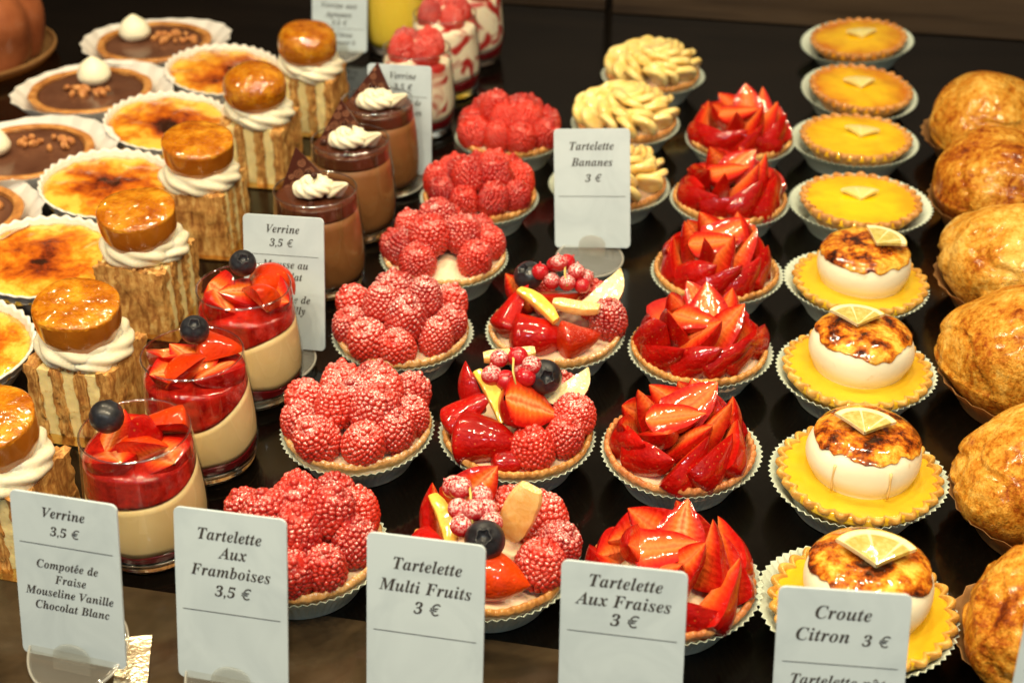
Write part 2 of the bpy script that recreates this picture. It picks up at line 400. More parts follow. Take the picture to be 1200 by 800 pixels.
m = Mat('crumb', (.55, .28, .08), .7); m.color(m.ramp(m.noise(300, 2), [(.3, (.40, .16, .035)), (.7, (.68, .42, .16))])); M['crumb'] = m.m
m = Mat('gold_card', (.85, .58, .22), .22, metal=1.); m.bump(m.noise(420, 2), .0005, .6); M['gold'] = m.m
m = Mat('gilt_card', (.95, .86, .66), .3, metal=1.); m.bump(m.noise(420, 2), .0006, .8); M['gilt'] = m.m
m = Mat('white_porcelain', (.76, .72, .66), .22, coat=.4); M['porcelain'] = m.m
# baked domes
def dome(name, sh):
    m = Mat(name, (.6, .28, .06), .5, coat=.32, coat_r=.14, sss=.04, sss_s=.002)
    v = m.obj(); mp = m.n.new('ShaderNodeMapping'); mp.inputs['Scale'].default_value = (1.6, 1.6, .55); oi = m.n.new('ShaderNodeObjectInfo')
    sc_ = m.n.new('ShaderNodeVectorMath'); sc_.operation = 'SCALE'; sc_.inputs[0].default_value = (1.3, .8, 2.); m.l.new(oi.outputs['Random'], sc_.inputs['Scale']); m.l.new(v, mp.inputs[0]); m.l.new(sc_.outputs[0], mp.inputs['Location'])
    a = m.noise(30, 5, .7, .25, mp.outputs[0]); b = m.noise(230, 5, .78, .2)
    f = m.math('ADD', m.math('MULTIPLY', a, .54), m.math('MULTIPLY', b, .46))
    m.color(m.ramp(f, [(.34 + sh, (.10, .016, .002)), (.41 + sh, (.28, .062, .004)), (.465 + sh, (.43, .155, .012)), (.53 + sh, (.57, .27, .034)), (.64 + sh, (.74, .47, .12))]))
    m.bump(m.noise(60, 4, .6, 0, mp.outputs[0]), .005, .8); m.bump(m.noise(240, 3, .65), .0022, .8); m.coatbump(110, .0016); return m.m
M['dome'] = dome('glazed_golden_pastry', 0.); M['dome_pale'] = dome('pale_golden_pastry', -.05); M['dome_dark'] = dome('deep_brown_pastry', .035)
# verrine fillings
def jelly(name, a, b):
    m = Mat(name, a, .1, coat=.6, sss=.06, sss_r=(1, .1, .05), sss_s=.003); m.color(m.ramp(m.noise(150, 4, .65), [(.3, a), (.7, b)])); m.bump(m.noise(170, 4), .0016, .8); m.coatbump(); return m.m
M['compote'] = jelly('strawberry_compote', (.18, .002, .002), (.54, .018, .008)); M['compote_dark'] = jelly('dark_berry_compote', (.10, .004, .006), (.20, .008, .010))
m = Mat('cream_with_berry_streaks', (.84, .74, .56), .4, sss=.3, sss_s=.003)
m.color(m.mix(m.ramp(m.noise(48, 2, .5, .8), [(.50, 0.), (.58, 1.)]), (.84, .75, .58), (.42, .02, .02))); M['streaks'] = m.m
m = Mat('citrus_cream', (.80, .58, .06), .3, coat=.4, sss=.2); M['citrus'] = m.m
# thin clear walls: reflect at the surface, let the rest through
def thin(name, tint, boost=1., rough=.02):
    m = bpy.data.materials.new(name); m.use_nodes = True; nt = m.node_tree; n = nt.nodes; n.remove(n['Principled BSDF'])
    t = n.new('ShaderNodeBsdfTransparent'); t.inputs[0].default_value = (*tint, 1)
    g = n.new('ShaderNodeBsdfGlossy'); g.inputs['Roughness'].default_value = rough; g.inputs['Color'].default_value = (1, 1, 1, 1)
    f = n.new('ShaderNodeLayerWeight'); p5 = n.new('ShaderNodeMath'); p5.operation = 'POWER'; p5.inputs[1].default_value = 4.
    k = n.new('ShaderNodeMath'); k.operation = 'MULTIPLY_ADD'; k.inputs[1].default_value = .8; k.inputs[2].default_value = .045 * boost; k.use_clamp = True
    x = n.new('ShaderNodeMixShader'); L = nt.links
    L.new(f.outputs['Facing'], p5.inputs[0]); L.new(p5.outputs[0], k.inputs[0]); L.new(k.outputs[0], x.inputs[0]); L.new(t.outputs[0], x.inputs[1]); L.new(g.outputs[0], x.inputs[2]); L.new(x.outputs[0], n['Material Output'].inputs[0])
    return m
M['glass'] = thin('clear_glass', (.97, .97, .965), 1.0)
def milky(name, w, tint):
    m = thin(name, tint, 1.6, .08); n = m.node_tree.nodes; L = m.node_tree.links; out = n['Material Output']; src = out.inputs[0].links[0].from_socket
    d = n.new('ShaderNodeBsdfDiffuse'); d.inputs[0].default_value = (.80, .78, .72, 1); x = n.new('ShaderNodeMixShader'); x.inputs[0].default_value = w
    L.new(src, x.inputs[1]); L.new(d.outputs[0], x.inputs[2]); L.new(x.outputs[0], out.inputs[0]); return m
M['foot'] = milky('clear_plastic', .06, (.95, .95, .93)); M['foot_edge'] = milky('clear_plastic_edge', .30, (.9, .9, .88))
M['glass_rim'] = thin('glass_rim', (.93, .93, .925), 8., .06)
M['acrylic'] = thin('clear_acrylic', (.90, .905, .89), 1.6, .05)
m = Mat('thick_glass', (1, 1, 1), .0, trans=1., ior=1.48); M['glass_base'] = m.m
m = Mat('white_card', (.62, .66, .68), .34, spec=.4)
sm = m.noise(28, 3, .6, 1.5); m.color(m.ramp(sm, [(.3, (.43, .51, .57)), (.6, (.49, .575, .635))])); M['card'] = m.m
m = Mat('printed_ink', (.045, .040, .038), .6); M['ink'] = m.m

# ------------------------------------------------------------------ the setting
V, F = box(3.2, 2.0, .03, -.1, .70, -.015); c = put('counter', mesh('counter', V, F, M['counter'], False)); tag(c, kind='structure')
m = Mat('brown_reflection_paint', (.075, .050, .030), .12); m.color(m.ramp(m.noise(11, 4, .62, .8, m.obj()), [(.34, (.022, .015, .008)), (.5, (.046, .031, .017)), (.68, (.068, .048, .028))])); m.rough(m.ramp(m.noise(40, 4, .6, 0, m.obj()), [(.35, .08), (.7, .26)])); M['reflection_paint'] = m.m  # brown reflection with soft dark patches, put into the colour
V, F = box(.66, .20, .0006, -.372, .335, .0004); c = put('painted_reflection_sheet', mesh('painted_reflection_sheet', V, F, M['reflection_paint'], False)); tag(c, kind='structure')  # thin sheet added over the counter to carry the painted reflection
V, F = box(1.02, .02, .70, -.77 + .09, 1.262, .351); w = put('back_wall', mesh('back_wall', V, F, M['panel'], False)); tag(w, kind='structure')
V, F = box(1.4, .024, 1.10, .538, 1.258, .551); w = put('back_wall', mesh('back_wall', V, F, M['panel'], False)); tag(w, kind='structure')

# ------------------------------------------------------------------ tart pieces
def paper_case(r0, r1, h, n, mat, seed=0, flare=0., wob=.0):
    rnd = random.Random(seed); ph = rnd.random() * 9
    prof = [(r0 * .5, .0004), (r0, .0004), (r0 + (r1 - r0) * .12, h * .2), (r0 + (r1 - r0) * .45, h * .55), (r0 + (r1 - r0) * .75, h * .8), (r1, h)]
    N = n * 2; V = []; F = []
    for lay in (0, 1):
        for k, (r, z) in enumerate(prof):
            t = max(0, (k - 1) / 4)
            for i in range(N):
                th = 2 * PI * i / N
                a = r * .018 * t * (1 if i % 2 else -1)
                wv = 1 + wob * t * (math.sin(2 * th + ph) + .6 * math.sin(3 * th + 2 * ph)) 
                rr = (r + a) * wv + flare * t * max(0, math.cos(th - ph)) - lay * .00035
                zz = z + wob * h * 1.6 * t * t * math.sin(2 * th + ph * 1.7) + lay * .0003 * (1 - t)
                V.append((rr * math.cos(th), rr * math.sin(th), zz))
    L = len(prof) * N
    for lay in (0, 1):
        for k in range(len(prof) - 1):
            for i in range(N):
                j = (i + 1) % N; a = lay * L + k * N
                q = [a + i, a + j, a + N + j, a + N + i]
                F.append(q if lay == 0 else q[::-1])
    a = (len(prof) - 1) * N
    for i in range(N):
        j = (i + 1) % N; F.append([a + i, a + j, L + a + j, L + a + i])
    return mesh('paper_case', V, F, mat, False)
def shell(r, h, n, mat, style, seed=0):
    """pastry shell; style 'bead' = finely crimped rim, 'tooth' = scalloped fluted rim"""
    rnd = random.Random(seed); off = rnd.random() * 50
    rb = r * .64
    prof = [(0, .0012), (rb * .8, .0012), (rb, .0016), (rb + (r - rb) * .5, h * .5), (r * .985, h * .88), (r, h * .97), (r * .985, h * 1.03), (r * .955, h * 1.05), (r * .925, h * 1.0), (r * .90, h * .86), (r * .87, h * .7)]
    prof = [(q[0], q[1]) for q in crom(prof, 3)]
    def fn(rr, z, th, k):
        t = min(1, max(0, (rr - rb * .9) / (r - rb * .9)))
        if style == 'bead':
            s = .5 + .5 * math.cos(n * th + 1.5 * math.sin(3 * th + off)); a = .022 * t * (s ** .7 - .5); dz = h * .06 * t * s
        else:
            s = abs(math.cos(n * th / 2)); a = .105 * t * (s - .62); dz = h * .05 * t * s
        q = (math.cos(th), math.sin(th), z * 40)
        rr2 = rr * (1 + a + .012 * nz(q, 3, off))
        return (rr2 * math.cos(th), rr2 * math.sin(th), z + dz + h * .05 * t * nz(q, 4, off + 9))
    V, F = lathe(prof, n * 8 if style == 'bead' else n * 10, fn)
    return mesh('pastry_shell', V, F, mat)
def disc(name, r, z, dome_, mat, seed=0, rough=.0, n=72):
    prof = [(0, z + dome_)] + [(r * t, z + dome_ * (1 - t * t)) for t in (.2, .4, .6, .8, .92, 1)] + [(r * .99, z - .004)]
    prof = prof[::-1]
    def fn(rr, zz, th, k):
        x, y = rr * math.cos(th), rr * math.sin(th)
        return (x, y, zz + rough * nz((x, y, 0), 90, seed))
    V, F = lathe(prof, n, fn); return mesh(name, V, F, mat)

# raspberries: three berries shared by all tarts, in three degrees of sugar
def raspberry_vf(seed, R0=.0104, H0=.0215):
    rnd = random.Random(seed); parts = []
    rows = 12
    def rad(t):  # t 0 base .. 1 tip
        return R0 * (.78 + .20 * math.sin(PI / 2 * t / .30)) if t < .30 else R0 * math.sqrt(max(0, 1 - ((t - .30) / .70) ** 2)) * .98
    core = crom([(0, .001), (rad(0) * .8, .001), (rad(.3) * .93, H0 * .3), (rad(.6) * .93, H0 * .6), (rad(.85) * .88, H0 * .85), (0, H0 * .95)], 2)
    parts.append(lathe(core, 12))
    for k in range(rows):
        t = .04 + .90 * k / (rows - 1); rr = rad(t); dr = .00176 * (1 - .10 * t)
        cnt = max(1, int(round(2 * PI * rr / (dr * 1.80))))
        if k == rows - 1: cnt = 4; rr = .0022
        for i in range(cnt):
            th = 2 * PI * (i + .5 * (k % 2) + rnd.uniform(-.14, .14)) / cnt
            s = dr * rnd.uniform(.90, 1.14)
            c = (rr * math.cos(th) * .95, rr * math.sin(th) * .95, H0 * t * .94 + rnd.uniform(-.0004, .0004))
            parts.append(([(c[0] + s * v[0], c[1] + s * v[1], c[2] + s * v[2] * 1.02) for v in ICO1[0]], ICO1[1]))
    parts.append(([(.0021 * v[0], .0021 * v[1], H0 * .94 + .0021 * v[2]) for v in ICO1[0]], ICO1[1]))
    return join(parts)
RVF = [raspberry_vf(1), raspberry_vf(2, .0112, .0205), raspberry_vf(3, .0098, .0225)]
RASP = {k: [mesh('raspberry', v, f, M[k]) for v, f in RVF] for k in ('rasp0', 'rasp1', 'rasp2')}

# strawberries: part-turned bodies closed by flat cut faces
def strawberry(ang, L=.033, Rm=.0128, seed=0, skin='straw', fl='flesh', name='strawberry_piece'):
    """long axis +x (tip), skin towards -z, cut towards +z"""
    rnd = random.Random(seed); NU, NA, NT = 22, 16, 6
    fat = rnd.uniform(.9, 1.1)
    def rad(u):
        return Rm * fat * (1 - max(0, u) ** 2.3) ** .90 * min(1, (u / .16 + .02)) ** .55 * (1 + .07 * math.sin(u * 7 + seed))
    V, F, mi, core, al = [], [], [], [], []
    A = R(ang)
    bend = rnd.uniform(-.12, .12)
    def pt(u, r, th):
        x = -L * .42 + L * u
        return (x, r * math.sin(th) + bend * (u - .5) ** 2 * L, -r * math.cos(th))
    us = [((1 - math.cos(PI * i / NU)) / 2) for i in range(NU + 1)]
    for i, u in enumerate(us):
        for j in range(NA + 1):
            th = -A / 2 + A * j / NA
            p = pt(u, max(rad(u), 1e-5), th); s = 1 + .05 * nz(p, 110, seed)
            V.append((p[0], p[1] * s, p[2] * s)); core.append(1.); al.append(u)
    for i in range(NU):
        for j in range(NA):
            a = i * (NA + 1) + j; F.append([a, a + NA + 1, a + NA + 2, a + 1]); mi.append(0)
    def cut(th, flip):
        b = len(V)
        for i, u in enumerate(us):
            for j in range(NT + 1):
                t = j / NT; r = max(rad(u), 1e-5) * t
                p = pt(u, r, th); s = 1 + .05 * nz(pt(u, max(rad(u), 1e-5), th), 110, seed)
                bul = .0009 * math.sin(PI * min(1, t)) * math.sin(PI * u)
                V.append((p[0], p[1] * s, p[2] * s + bul)); core.append(t); al.append(u)
        for i in range(NU):
            for j in range(NT):
                a = b + i * (NT + 1) + j; q = [a, a + 1, a + NT + 2, a + NT + 1]
                F.append(q if not flip else q[::-1]); mi.append(1)
    cut(-A / 2, True); cut(A / 2, False)
    return mesh(name, V, F, [M[skin], M[fl]], True, mi, {'core': core, 'along': al})
ST_HALF = [strawberry(178, .034, .0128, s) for s in (1, 2, 3)] + [strawberry(178, .030, .0135, 4, fl='flesh_pale')]
ST_WEDGE = [strawberry(a, .034, .0145, s) for a, s in ((115, 5), (95, 6), (75, 14))]
ST_HALF_S = [strawberry(178, .030, .0128, s, 'straw_sugar', 'flesh_pale') for s in (7, 8)]
ST_HALF_O = [strawberry(178, .034, .0140, 9, 'straw_orange', 'flesh_pale')]
ST_CHUNK = [strawberry(a, .022, .0105, s, k_, 'flesh_pale') for a, s, k_ in ((178, 11, 'straw'), (110, 12, 'straw_orange'), (178, 13, 'straw_orange'))]

def blueberry_me():
    prof = crom([(0, -.0080), (.0045, -.0068), (.0077, -.0030), (.0083, .0008), (.0070, .0045), (.0038, .0071), (.0030, .0077), (.0024, .0070), (.0014, .0060), (0, .0056)], 4)
    def fn(r, z, th, k):
        s = 1 + (.12 * math.cos(5 * th) if z > .0066 else 0)
        return (r * math.cos(th) * s, r * math.sin(th) * s, z)
    V, F = lathe(prof, 40, fn); return mesh('blueberry', V, F, M['blue'])
BLUE = blueberry_me()
def currant_me(mat):
    V = [(.0050 * v[0], .0050 * v[1], .0048 * v[2]) for v in ICO3[0]]; V += [(.0007 * v[0], .0007 * v[1], .0050 + .0010 * v[2]) for v in ICO1[0]]
    F = [list(f) for f in ICO3[1]] + [[i + len(ICO3[0]) for i in f] for f in ICO1[1]]
    return mesh('redcurrant', V, F, M[mat])
CUR, CURS = currant_me('currant'), currant_me('currant_sugar')
def tube(P, r, n=8, name='stem', mat='stem', taper=None):
    P = [Vector(p) for p in P]; V, F = [], []
    for k, p in enumerate(P):
        d = (P[min(k + 1, len(P) - 1)] - P[max(k - 1, 0)]).normalized()
        a = d.orthogonal().normalized(); b = d.cross(a)
        rr = r * (taper[k] if taper else 1)
        for i in range(n):
            t = 2 * PI * i / n; V.append(tuple(p + a * rr * math.cos(t) + b * rr * math.sin(t)))
    for k in range(len(P) - 1):
        for i in range(n):
            j = (i + 1) % n; F.append([k * n + i, k * n + j, (k + 1) * n + j, (k + 1) * n + i])
    F.append(list(range(n))[::-1]); F.append([(len(P) - 1) * n + i for i in range(n)])
    return mesh(name, V, F, M[mat])
def wedge(L, R0, th0, mats, seed, name):
    """crescent slice of a round fruit: cut faces and a skin back; length on x, skin on -y"""
    n = 14; V, F, mi = [], [], []
    def ring(u):
        a = -1.25 + 2.5 * u; x = R0 * math.sin(a) * L / R0 / 2; back = -R0 * (math.cos(a) - .35); th = th0 * (.35 + .65 * math.cos(a))
        d = .0006 * nz((x, back, 0), 200, seed)
        return [(x, back + d, -th * .8), (x, back * .55 + .001, -th * .5), (x, .0012 + d, 0), (x, back * .55 + .001, th * .5), (x, back + d, th * .8), (x, back - .0012 * math.cos(a), th * .3), (x, back - .0012 * math.cos(a), -th * .3)]
    for i in range(n + 1): V += ring(i / n)
    for i in range(n):
        for j in range(7):
            k = (j + 1) % 7; F.append([i * 7 + j, i * 7 + k, (i + 1) * 7 + k, (i + 1) * 7 + j]); mi.append(1 if j in (4, 5, 6) else 0)
    F.append(list(range(7))); mi.append(0); F.append([n * 7 + i for i in range(7)][::-1]); mi.append(0)
    return mesh(name, V, F, [M[x] for x in mats], False, mi)
APPLE = wedge(.034, .018, .0055, ('apple', 'apple_skin'), 3, 'apple_slice')
def stick(L, w, t, mat, seed, name, curve=.0):
    V, F = box(L, w, t, 0, 0, 0, 12, 4, 3)
    out = []
    for x, y, z in V:
        u = x / L
        k = 1 - .35 * (2 * abs(u)) ** 3
        yy, zz = y * k, z * k
        q = max(abs(y) / (w / 2), .001); 
        if abs(y) > w * .4 and abs(z) > t * .3: yy *= .86; zz *= .82
        p = (x, yy + curve * (1 - 4 * u * u), zz)
        out.append((p[0] + .0004 * nz(p, 250, seed), p[1] + .0006 * nz(p, 180, seed + 2), p[2] + .0006 * nz(p, 180, seed + 5)))
    return mesh(name, out, F, M[mat])
MANGO = stick(.030, .0075, .0055, 'mango', 1, 'mango_strip', .002)
PEACH = stick(.026, .0075, .006, 'orange', 2, 'peach_strip', -.001)
PEACHBIG = stick(.030, .016, .009, 'orange', 4, 'peach_chunk', .0)

def rasp_piece(parent, p, rnd, mat, tilt=.5, out=None, sc=1.):
    me = RASP[mat][rnd.randrange(3)]
    up = Vector((p[0] * 14 * tilt + rnd.uniform(-.25, .25), p[1] * 14 * tilt + rnd.uniform(-.25, .25), 1)).normalized()
    x = Vector((rnd.uniform(-1, 1), rnd.uniform(-1, 1), 0)); 
    m3 = frame3(x - up * x.dot(up), up)
    s = sc * rnd.uniform(.90, 1.06)
    return put('raspberry', me, parent, p, sc=(s, s, s), mat3=m3)

def fruit_base(root, seed, crust, paper_r=.0377):
    root.location.y += .0045
    put('paper_case', paper_case(.0270, paper_r + .0006, .0180, 62, M['paper'], seed, .0012, .012), root)
    put('pastry_shell', shell(.0369, .0202, 46, M[crust], 'bead', seed), root)
    put('cream_filling', disc('cream_filling', .0344, .0170, .0045, M['custard'], seed, .003), root)

# ------------------------------------------------------------------ raspberry tarts
RG = 'raspberry tartlets in one row'
rdata = [(-.190, .452, 'rasp1', 8, 'raspberry tartlet half hidden behind the Framboises price card'),
         (-.192, .546, 'rasp2', 8, 'heavily sugared raspberry tartlet, second from the front of its row'),
         (-.194, .638, 'rasp2', 8, 'frosty raspberry tartlet third from the front, right of the chocolate verrine card'),
         (-.192, .728, 'rasp1', 7, 'raspberry tartlet with a bare patch of cream at its front, fourth from the front'),
         (-.189, .812, 'rasp0', 8, 'raspberry tartlet fifth from the front, berries barely sugared, left of the Bananes card'),
         (-.190, .912, 'rasp0', 8, 'blurred raspberry tartlet farthest back in its row, beside the raspberry verrine')]
for k, (x, y, mt, n, lab) in enumerate(rdata):
    n = 9 if n == 8 else n
    rnd = random.Random(40 + k)
    t = thing('raspberry_tartlet', (x, y, 0), rnd.uniform(0, 6), lab, 'fruit tart', RG)
    t.rotation_euler[2] = 0
    fruit_base(t, 100 + k, 'crust_sugar' if mt != 'rasp0' else 'crust')
    ph = rnd.uniform(0, 1)
    for i in range(n):
        a = 2 * PI * (i + ph) / (8 if n == 7 else n) + rnd.uniform(-.08, .08); r = .0252 + rnd.uniform(-.001, .0012)
        if n == 7: a += R(-62)
        rasp_piece(t, (r * math.cos(a), r * math.sin(a), .0195 + rnd.uniform(-.001, .001)), rnd, mt, .75)
    if n == 9: rasp_piece(t, (.001, .001, .0245), rnd, mt, .3)
    for i in range(4 if n == 9 else 3):
        a = 2 * PI * (i + .3 + ph) / (4 if n == 9 else 3) + rnd.uniform(-.2, .2); r = .0116
        yy = r * math.sin(a) + (.004 if n == 7 else 0)
        rasp_piece(t, (r * math.cos(a), yy, .0272 + rnd.uniform(-.0015, .002)), rnd, mt, .6, sc=1.06)

# ------------------------------------------------------------------ strawberry tarts
SG = 'strawberry tartlets in one row'
sdata = [(-.0265, .463, 'strawberry tartlet behind the Aux Fraises price card at the front edge'),
         (-.032, .560, 'glazed strawberry tartlet second from the front, left of the striped lemon meringue tart'),
         (-.031, .654, 'glazed strawberry tartlet third from the front, right of the redcurrant topped fruit tartlet'),
         (-.029, .742, 'glazed strawberry tartlet fourth from the front, right of the foot of the Bananes card'),
         (-.028, .842, 'glazed strawberry tartlet fifth from the front, beside the banana tartlet hidden by its card'),
         (-.028, .941, 'farthest strawberry tartlet, slightly blurred, between banana and plain lemon tarts')]
def straw_piece(parent, p, L, d, me, sc, rnd):
    """L: direction of the tip, d: direction of the skin side"""
    m3 = frame3(Vector(L), -Vector(d))
    put('strawberry_piece', me, parent, p, sc=(sc, sc, sc), mat3=m3)
for k, (x, y, lab) in enumerate(sdata):
    rnd = random.Random(70 + k)
    t = thing('strawberry_tartlet', (x, y, 0), 0, lab, 'fruit tart', SG)
    fruit_base(t, 200 + k, 'crust_red' if k == 1 or k == 0 else 'crust')
    n = 8; ph = rnd.uniform(0, 1)
    n = 11
    for i in range(n):
        a = 2 * PI * (i + ph) / n + rnd.uniform(-.09, .09)
        o = Vector((math.cos(a), math.sin(a), 0)); tg = Vector((-o.y, o.x, 0)) * (1 if rnd.random() < .85 else -1)
        al = R(rnd.uniform(16, 50))
        L = (tg * math.cos(al) * .85 + Vector((0, 0, math.sin(al))) + o * rnd.uniform(-.10, .32)).normalized()
        d = o * .85 - Vector((0, 0, rnd.uniform(.15, .75))) - tg * rnd.uniform(-.2, .45)
        r = .0218 + rnd.uniform(-.001, .001)
        me = rnd.choice(ST_HALF[:3] + ST_WEDGE[:2] + ST_WEDGE[:2])
        straw_piece(t, (o.x * r, o.y * r, .0262 + rnd.uniform(-.0015, .0015)), L, d, me, rnd.uniform(.94, 1.06), rnd)
    for i in range(6):
        a = 2 * PI * (i + .5 * ph) / 6 + rnd.uniform(-.2, .2) + .5
        o = Vector((math.cos(a), math.sin(a), 0)); tg = Vector((-o.y, o.x, 0))
        al = R(rnd.uniform(25, 62))
        L = (tg * rnd.uniform(.3, .8) + o * rnd.uniform(.0, .5) + Vector((0, 0, math.sin(al)))).normalized()
        d = o * rnd.uniform(.35, .8) - Vector((0, 0, rnd.uniform(.3, .7))) if o.y > -.4 else -o * rnd.uniform(.0, .3) - Vector((0, 0, .9))
        straw_piece(t, (o.x * .0125, o.y * .0125, .0345 + rnd.uniform(-.001, .002)), L, d, rnd.choice(ST_HALF[:3] + ST_WEDGE + ST_WEDGE), rnd.uniform(.88, 1.0), rnd)
    # the topmost pieces: one leaning up, one lying with its cut side up
    straw_piece(t, (.003, .005, .0405), (.3 + rnd.uniform(-.6, .5), .4, .42), (.05, .65, -.8), (ST_HALF[3], ST_HALF[1])[k % 2], .92, rnd)
    straw_piece(t, (-.005, -.004, .0395), (.8, rnd.uniform(-.5, .4), .12), (.1, .25, -1), ST_HALF[(k + 1) % 3], .86, rnd)

# ------------------------------------------------------------------ mixed fruit tarts
MG = 'mixed fruit tartlets in one row'
def currants(t, pts, me_s, me_c, top, rnd):
    for i, p in enumerate(pts):
        put('redcurrant', me_s if rnd.random() < .62 else me_c, t, p, rot=(rnd.uniform(-.8, .8), rnd.uniform(-.8, .8), rnd.uniform(0, 6)), sc=rnd.uniform(.88, 1.08))
    c = np.mean(np.array(pts), axis=0)
    put('currant_stem', tube([(c[0] + .003, c[1] - .010, c[2] - .002), (c[0] + .001, c[1] - .006, c[2] + .003), (c[0], c[1], c[2] + .0055), (c[0] - .002, c[1] + .006, c[2] + .006)], .0006), t)
rnd = random.Random(5)
# farthest: currants and blueberry at the back, crossed mango strips
t = thing('fruit_tartlet', (-.111, .657, 0), 0, 'mixed fruit tartlet with two crossed mango strips and a redcurrant heap, farthest of its row', 'fruit tart', MG)
fruit_base(t, 301, 'crust_sugar')
straw_piece(t, (-.022, -.006, .029), (.25, .5, .65), (-.8, -.5, -.1), ST_HALF[0], .95, rnd)
straw_piece(t, (-.008, -.021, .026), (.9, .1, .05), (0, -.85, .3), ST_HALF[1], .98, rnd)
straw_piece(t, (.014, -.020, .026), (.8, .4, .0), (.3, -.8, .4), ST_HALF_S[0], .85, rnd)
rasp_piece(t, (.029, .003, .019), rnd, 'rasp2', .3); rasp_piece(t, (.022, .018, .019), rnd, 'rasp1', .3); rasp_piece(t, (-.014, .022, .019), rnd, 'rasp1', .3)
straw_piece(t, (-.004, .010, .036), (.9, .0, .15), (0, -.3, -.8), ST_HALF_S[1], 1., rnd)
straw_piece(t, (-.022, .014, .031), (-.6, .0, .8), (-.8, .3, -.2), ST_HALF[2], .8, rnd)
put('mango_strip', MANGO, t, (-.008, -.012, .0405), rot=(.25, .22, R(-36))); put('peach_strip', PEACH, t, (.012, -.005, .0385), rot=(.2, .0, R(-4)))
put('apple_slice', APPLE, t, (.022, .012, .041), rot=(R(55), R(-32), R(38)))
put('blueberry', BLUE, t, (-.018, .013, .044), rot=(.5, -.4, 0))
currants(t, [(-.011, .010, .049), (-.004, .016, .051), (.003, .017, .053), (.009, .012, .050), (-.004, .008, .045), (.005, .006, .046), (.013, .008, .044), (-.001, .012, .0545), (.014, .014, .046)], CURS, CUR, 0, rnd)
# middle: pale cut strawberry half on top, mango strip, blueberry right
t = thing('fruit_tartlet', (-.112, .556, 0), 0, 'mixed fruit tartlet with a cut strawberry, mango strip and blueberry, middle one of its row', 'fruit tart', MG)
fruit_base(t, 302, 'crust')
straw_piece(t, (-.014, -.019, .027), (.75, -.1, .1), (-.1, -.8, .45), ST_HALF[1], 1.02, rnd)
straw_piece(t, (-.025, -.004, .029), (.3, .1, .3), (-.85, -.4, .25), ST_HALF[0], .9, rnd)
straw_piece(t, (-.024, .011, .034), (-.3, .15, .85), (-.7, -.5, .0), ST_HALF[2], .85, rnd)
straw_piece(t, (.001, .020, .034), (-.3, .3, .7), (-.2, .6, -.5), ST_HALF[3], .85, rnd)
straw_piece(t, (.006, -.005, .041), (.45, .30, -.35), (.1, .5, -.85), ST_HALF[3], 1.12, rnd)
straw_piece(t, (.001, -.027, .021), (.8, .1, .1), (0, -.8, .3), ST_HALF[2], .62, rnd)
rasp_piece(t, (.012, -.020, .018), rnd, 'rasp0', .5, sc=1.08); rasp_piece(t, (.023, -.009, .020), rnd, 'rasp1', .5, sc=.95); rasp_piece(t, (.026, .008, .021), rnd, 'rasp2', .4, sc=1.05); rasp_piece(t, (.014, .022, .020), rnd, 'rasp2', .4)
put('mango_strip', MANGO, t, (-.013, -.003, .041), rot=(.3, .42, R(-50)), sc=(1.05, 1.05, 1.05))
put('peach_strip', PEACH, t, (-.008, .018, .053), rot=(.2, -.05, R(18)))
put('apple_slice', APPLE, t, (.021, .016, .041), rot=(R(60), R(-28), R(30)), sc=.85)
put('blueberry', BLUE, t, (.011, .011, .047), rot=(.9, .5, 0), sc=1.05)
currants(t, [(-.012, .012, .054), (-.003, .014, .055), (.003, .005, .050), (.005, .009, .054), (-.014, .004, .049), (-.007, .004, .047), (.000, .010, .049)], CURS, CUR, 0, rnd)
# front: big orange strawberry at the front, peach chunk standing
t = thing('fruit_tartlet', (-.106, .461, 0), 0, 'mixed fruit tartlet with a standing peach chunk, partly hidden behind the Multi Fruits card', 'fruit tart', MG)
fruit_base(t, 303, 'crust')
straw_piece(t, (.004, -.020, .028), (.75, -.15, .0), (.1, -.8, .4), ST_HALF_O[0], 1., rnd)
straw_piece(t, (-.020, -.012, .028), (.4, -.4, .2), (-.7, -.6, .2), ST_HALF[0], .95, rnd)
straw_piece(t, (-.025, .010, .029), (-.2, .4, .5), (-.8, .2, -.1), ST_HALF[2], .85, rnd)
straw_piece(t, (-.012, .017, .040), (.5, .35, .55), (-.35, .55, -.6), ST_HALF_O[0], .9, rnd)
rasp_piece(t, (.020, .019, .020), rnd, 'rasp2', .4); rasp_piece(t, (.027, .004, .020), rnd, 'rasp2', .4); rasp_piece(t, (.024, -.010, .020), rnd, 'rasp1', .4); rasp_piece(t, (.004, .024, .020), rnd, 'rasp2', .3)
put('peach_chunk', PEACHBIG, t, (.013, .004, .044), rot=(R(72), R(-70), R(12)), sc=(.95, .95, .8))
put('mango_strip', MANGO, t, (-.020, -.002, .038), rot=(.2, .2, R(-60)))
put('blueberry', BLUE, t, (.002, -.016, .043), rot=(.7, .1, 0), sc=1.05)
currants(t, [(-.013, .004, .053), (-.004, .004, .050), (.000, -.003, .049), (-.012, -.004, .048), (-.005, -.006, .050), (.003, -.008, .046), (-.017, .008, .050), (-.009, -.011, .045)], CURS, CURS, 0, rnd)

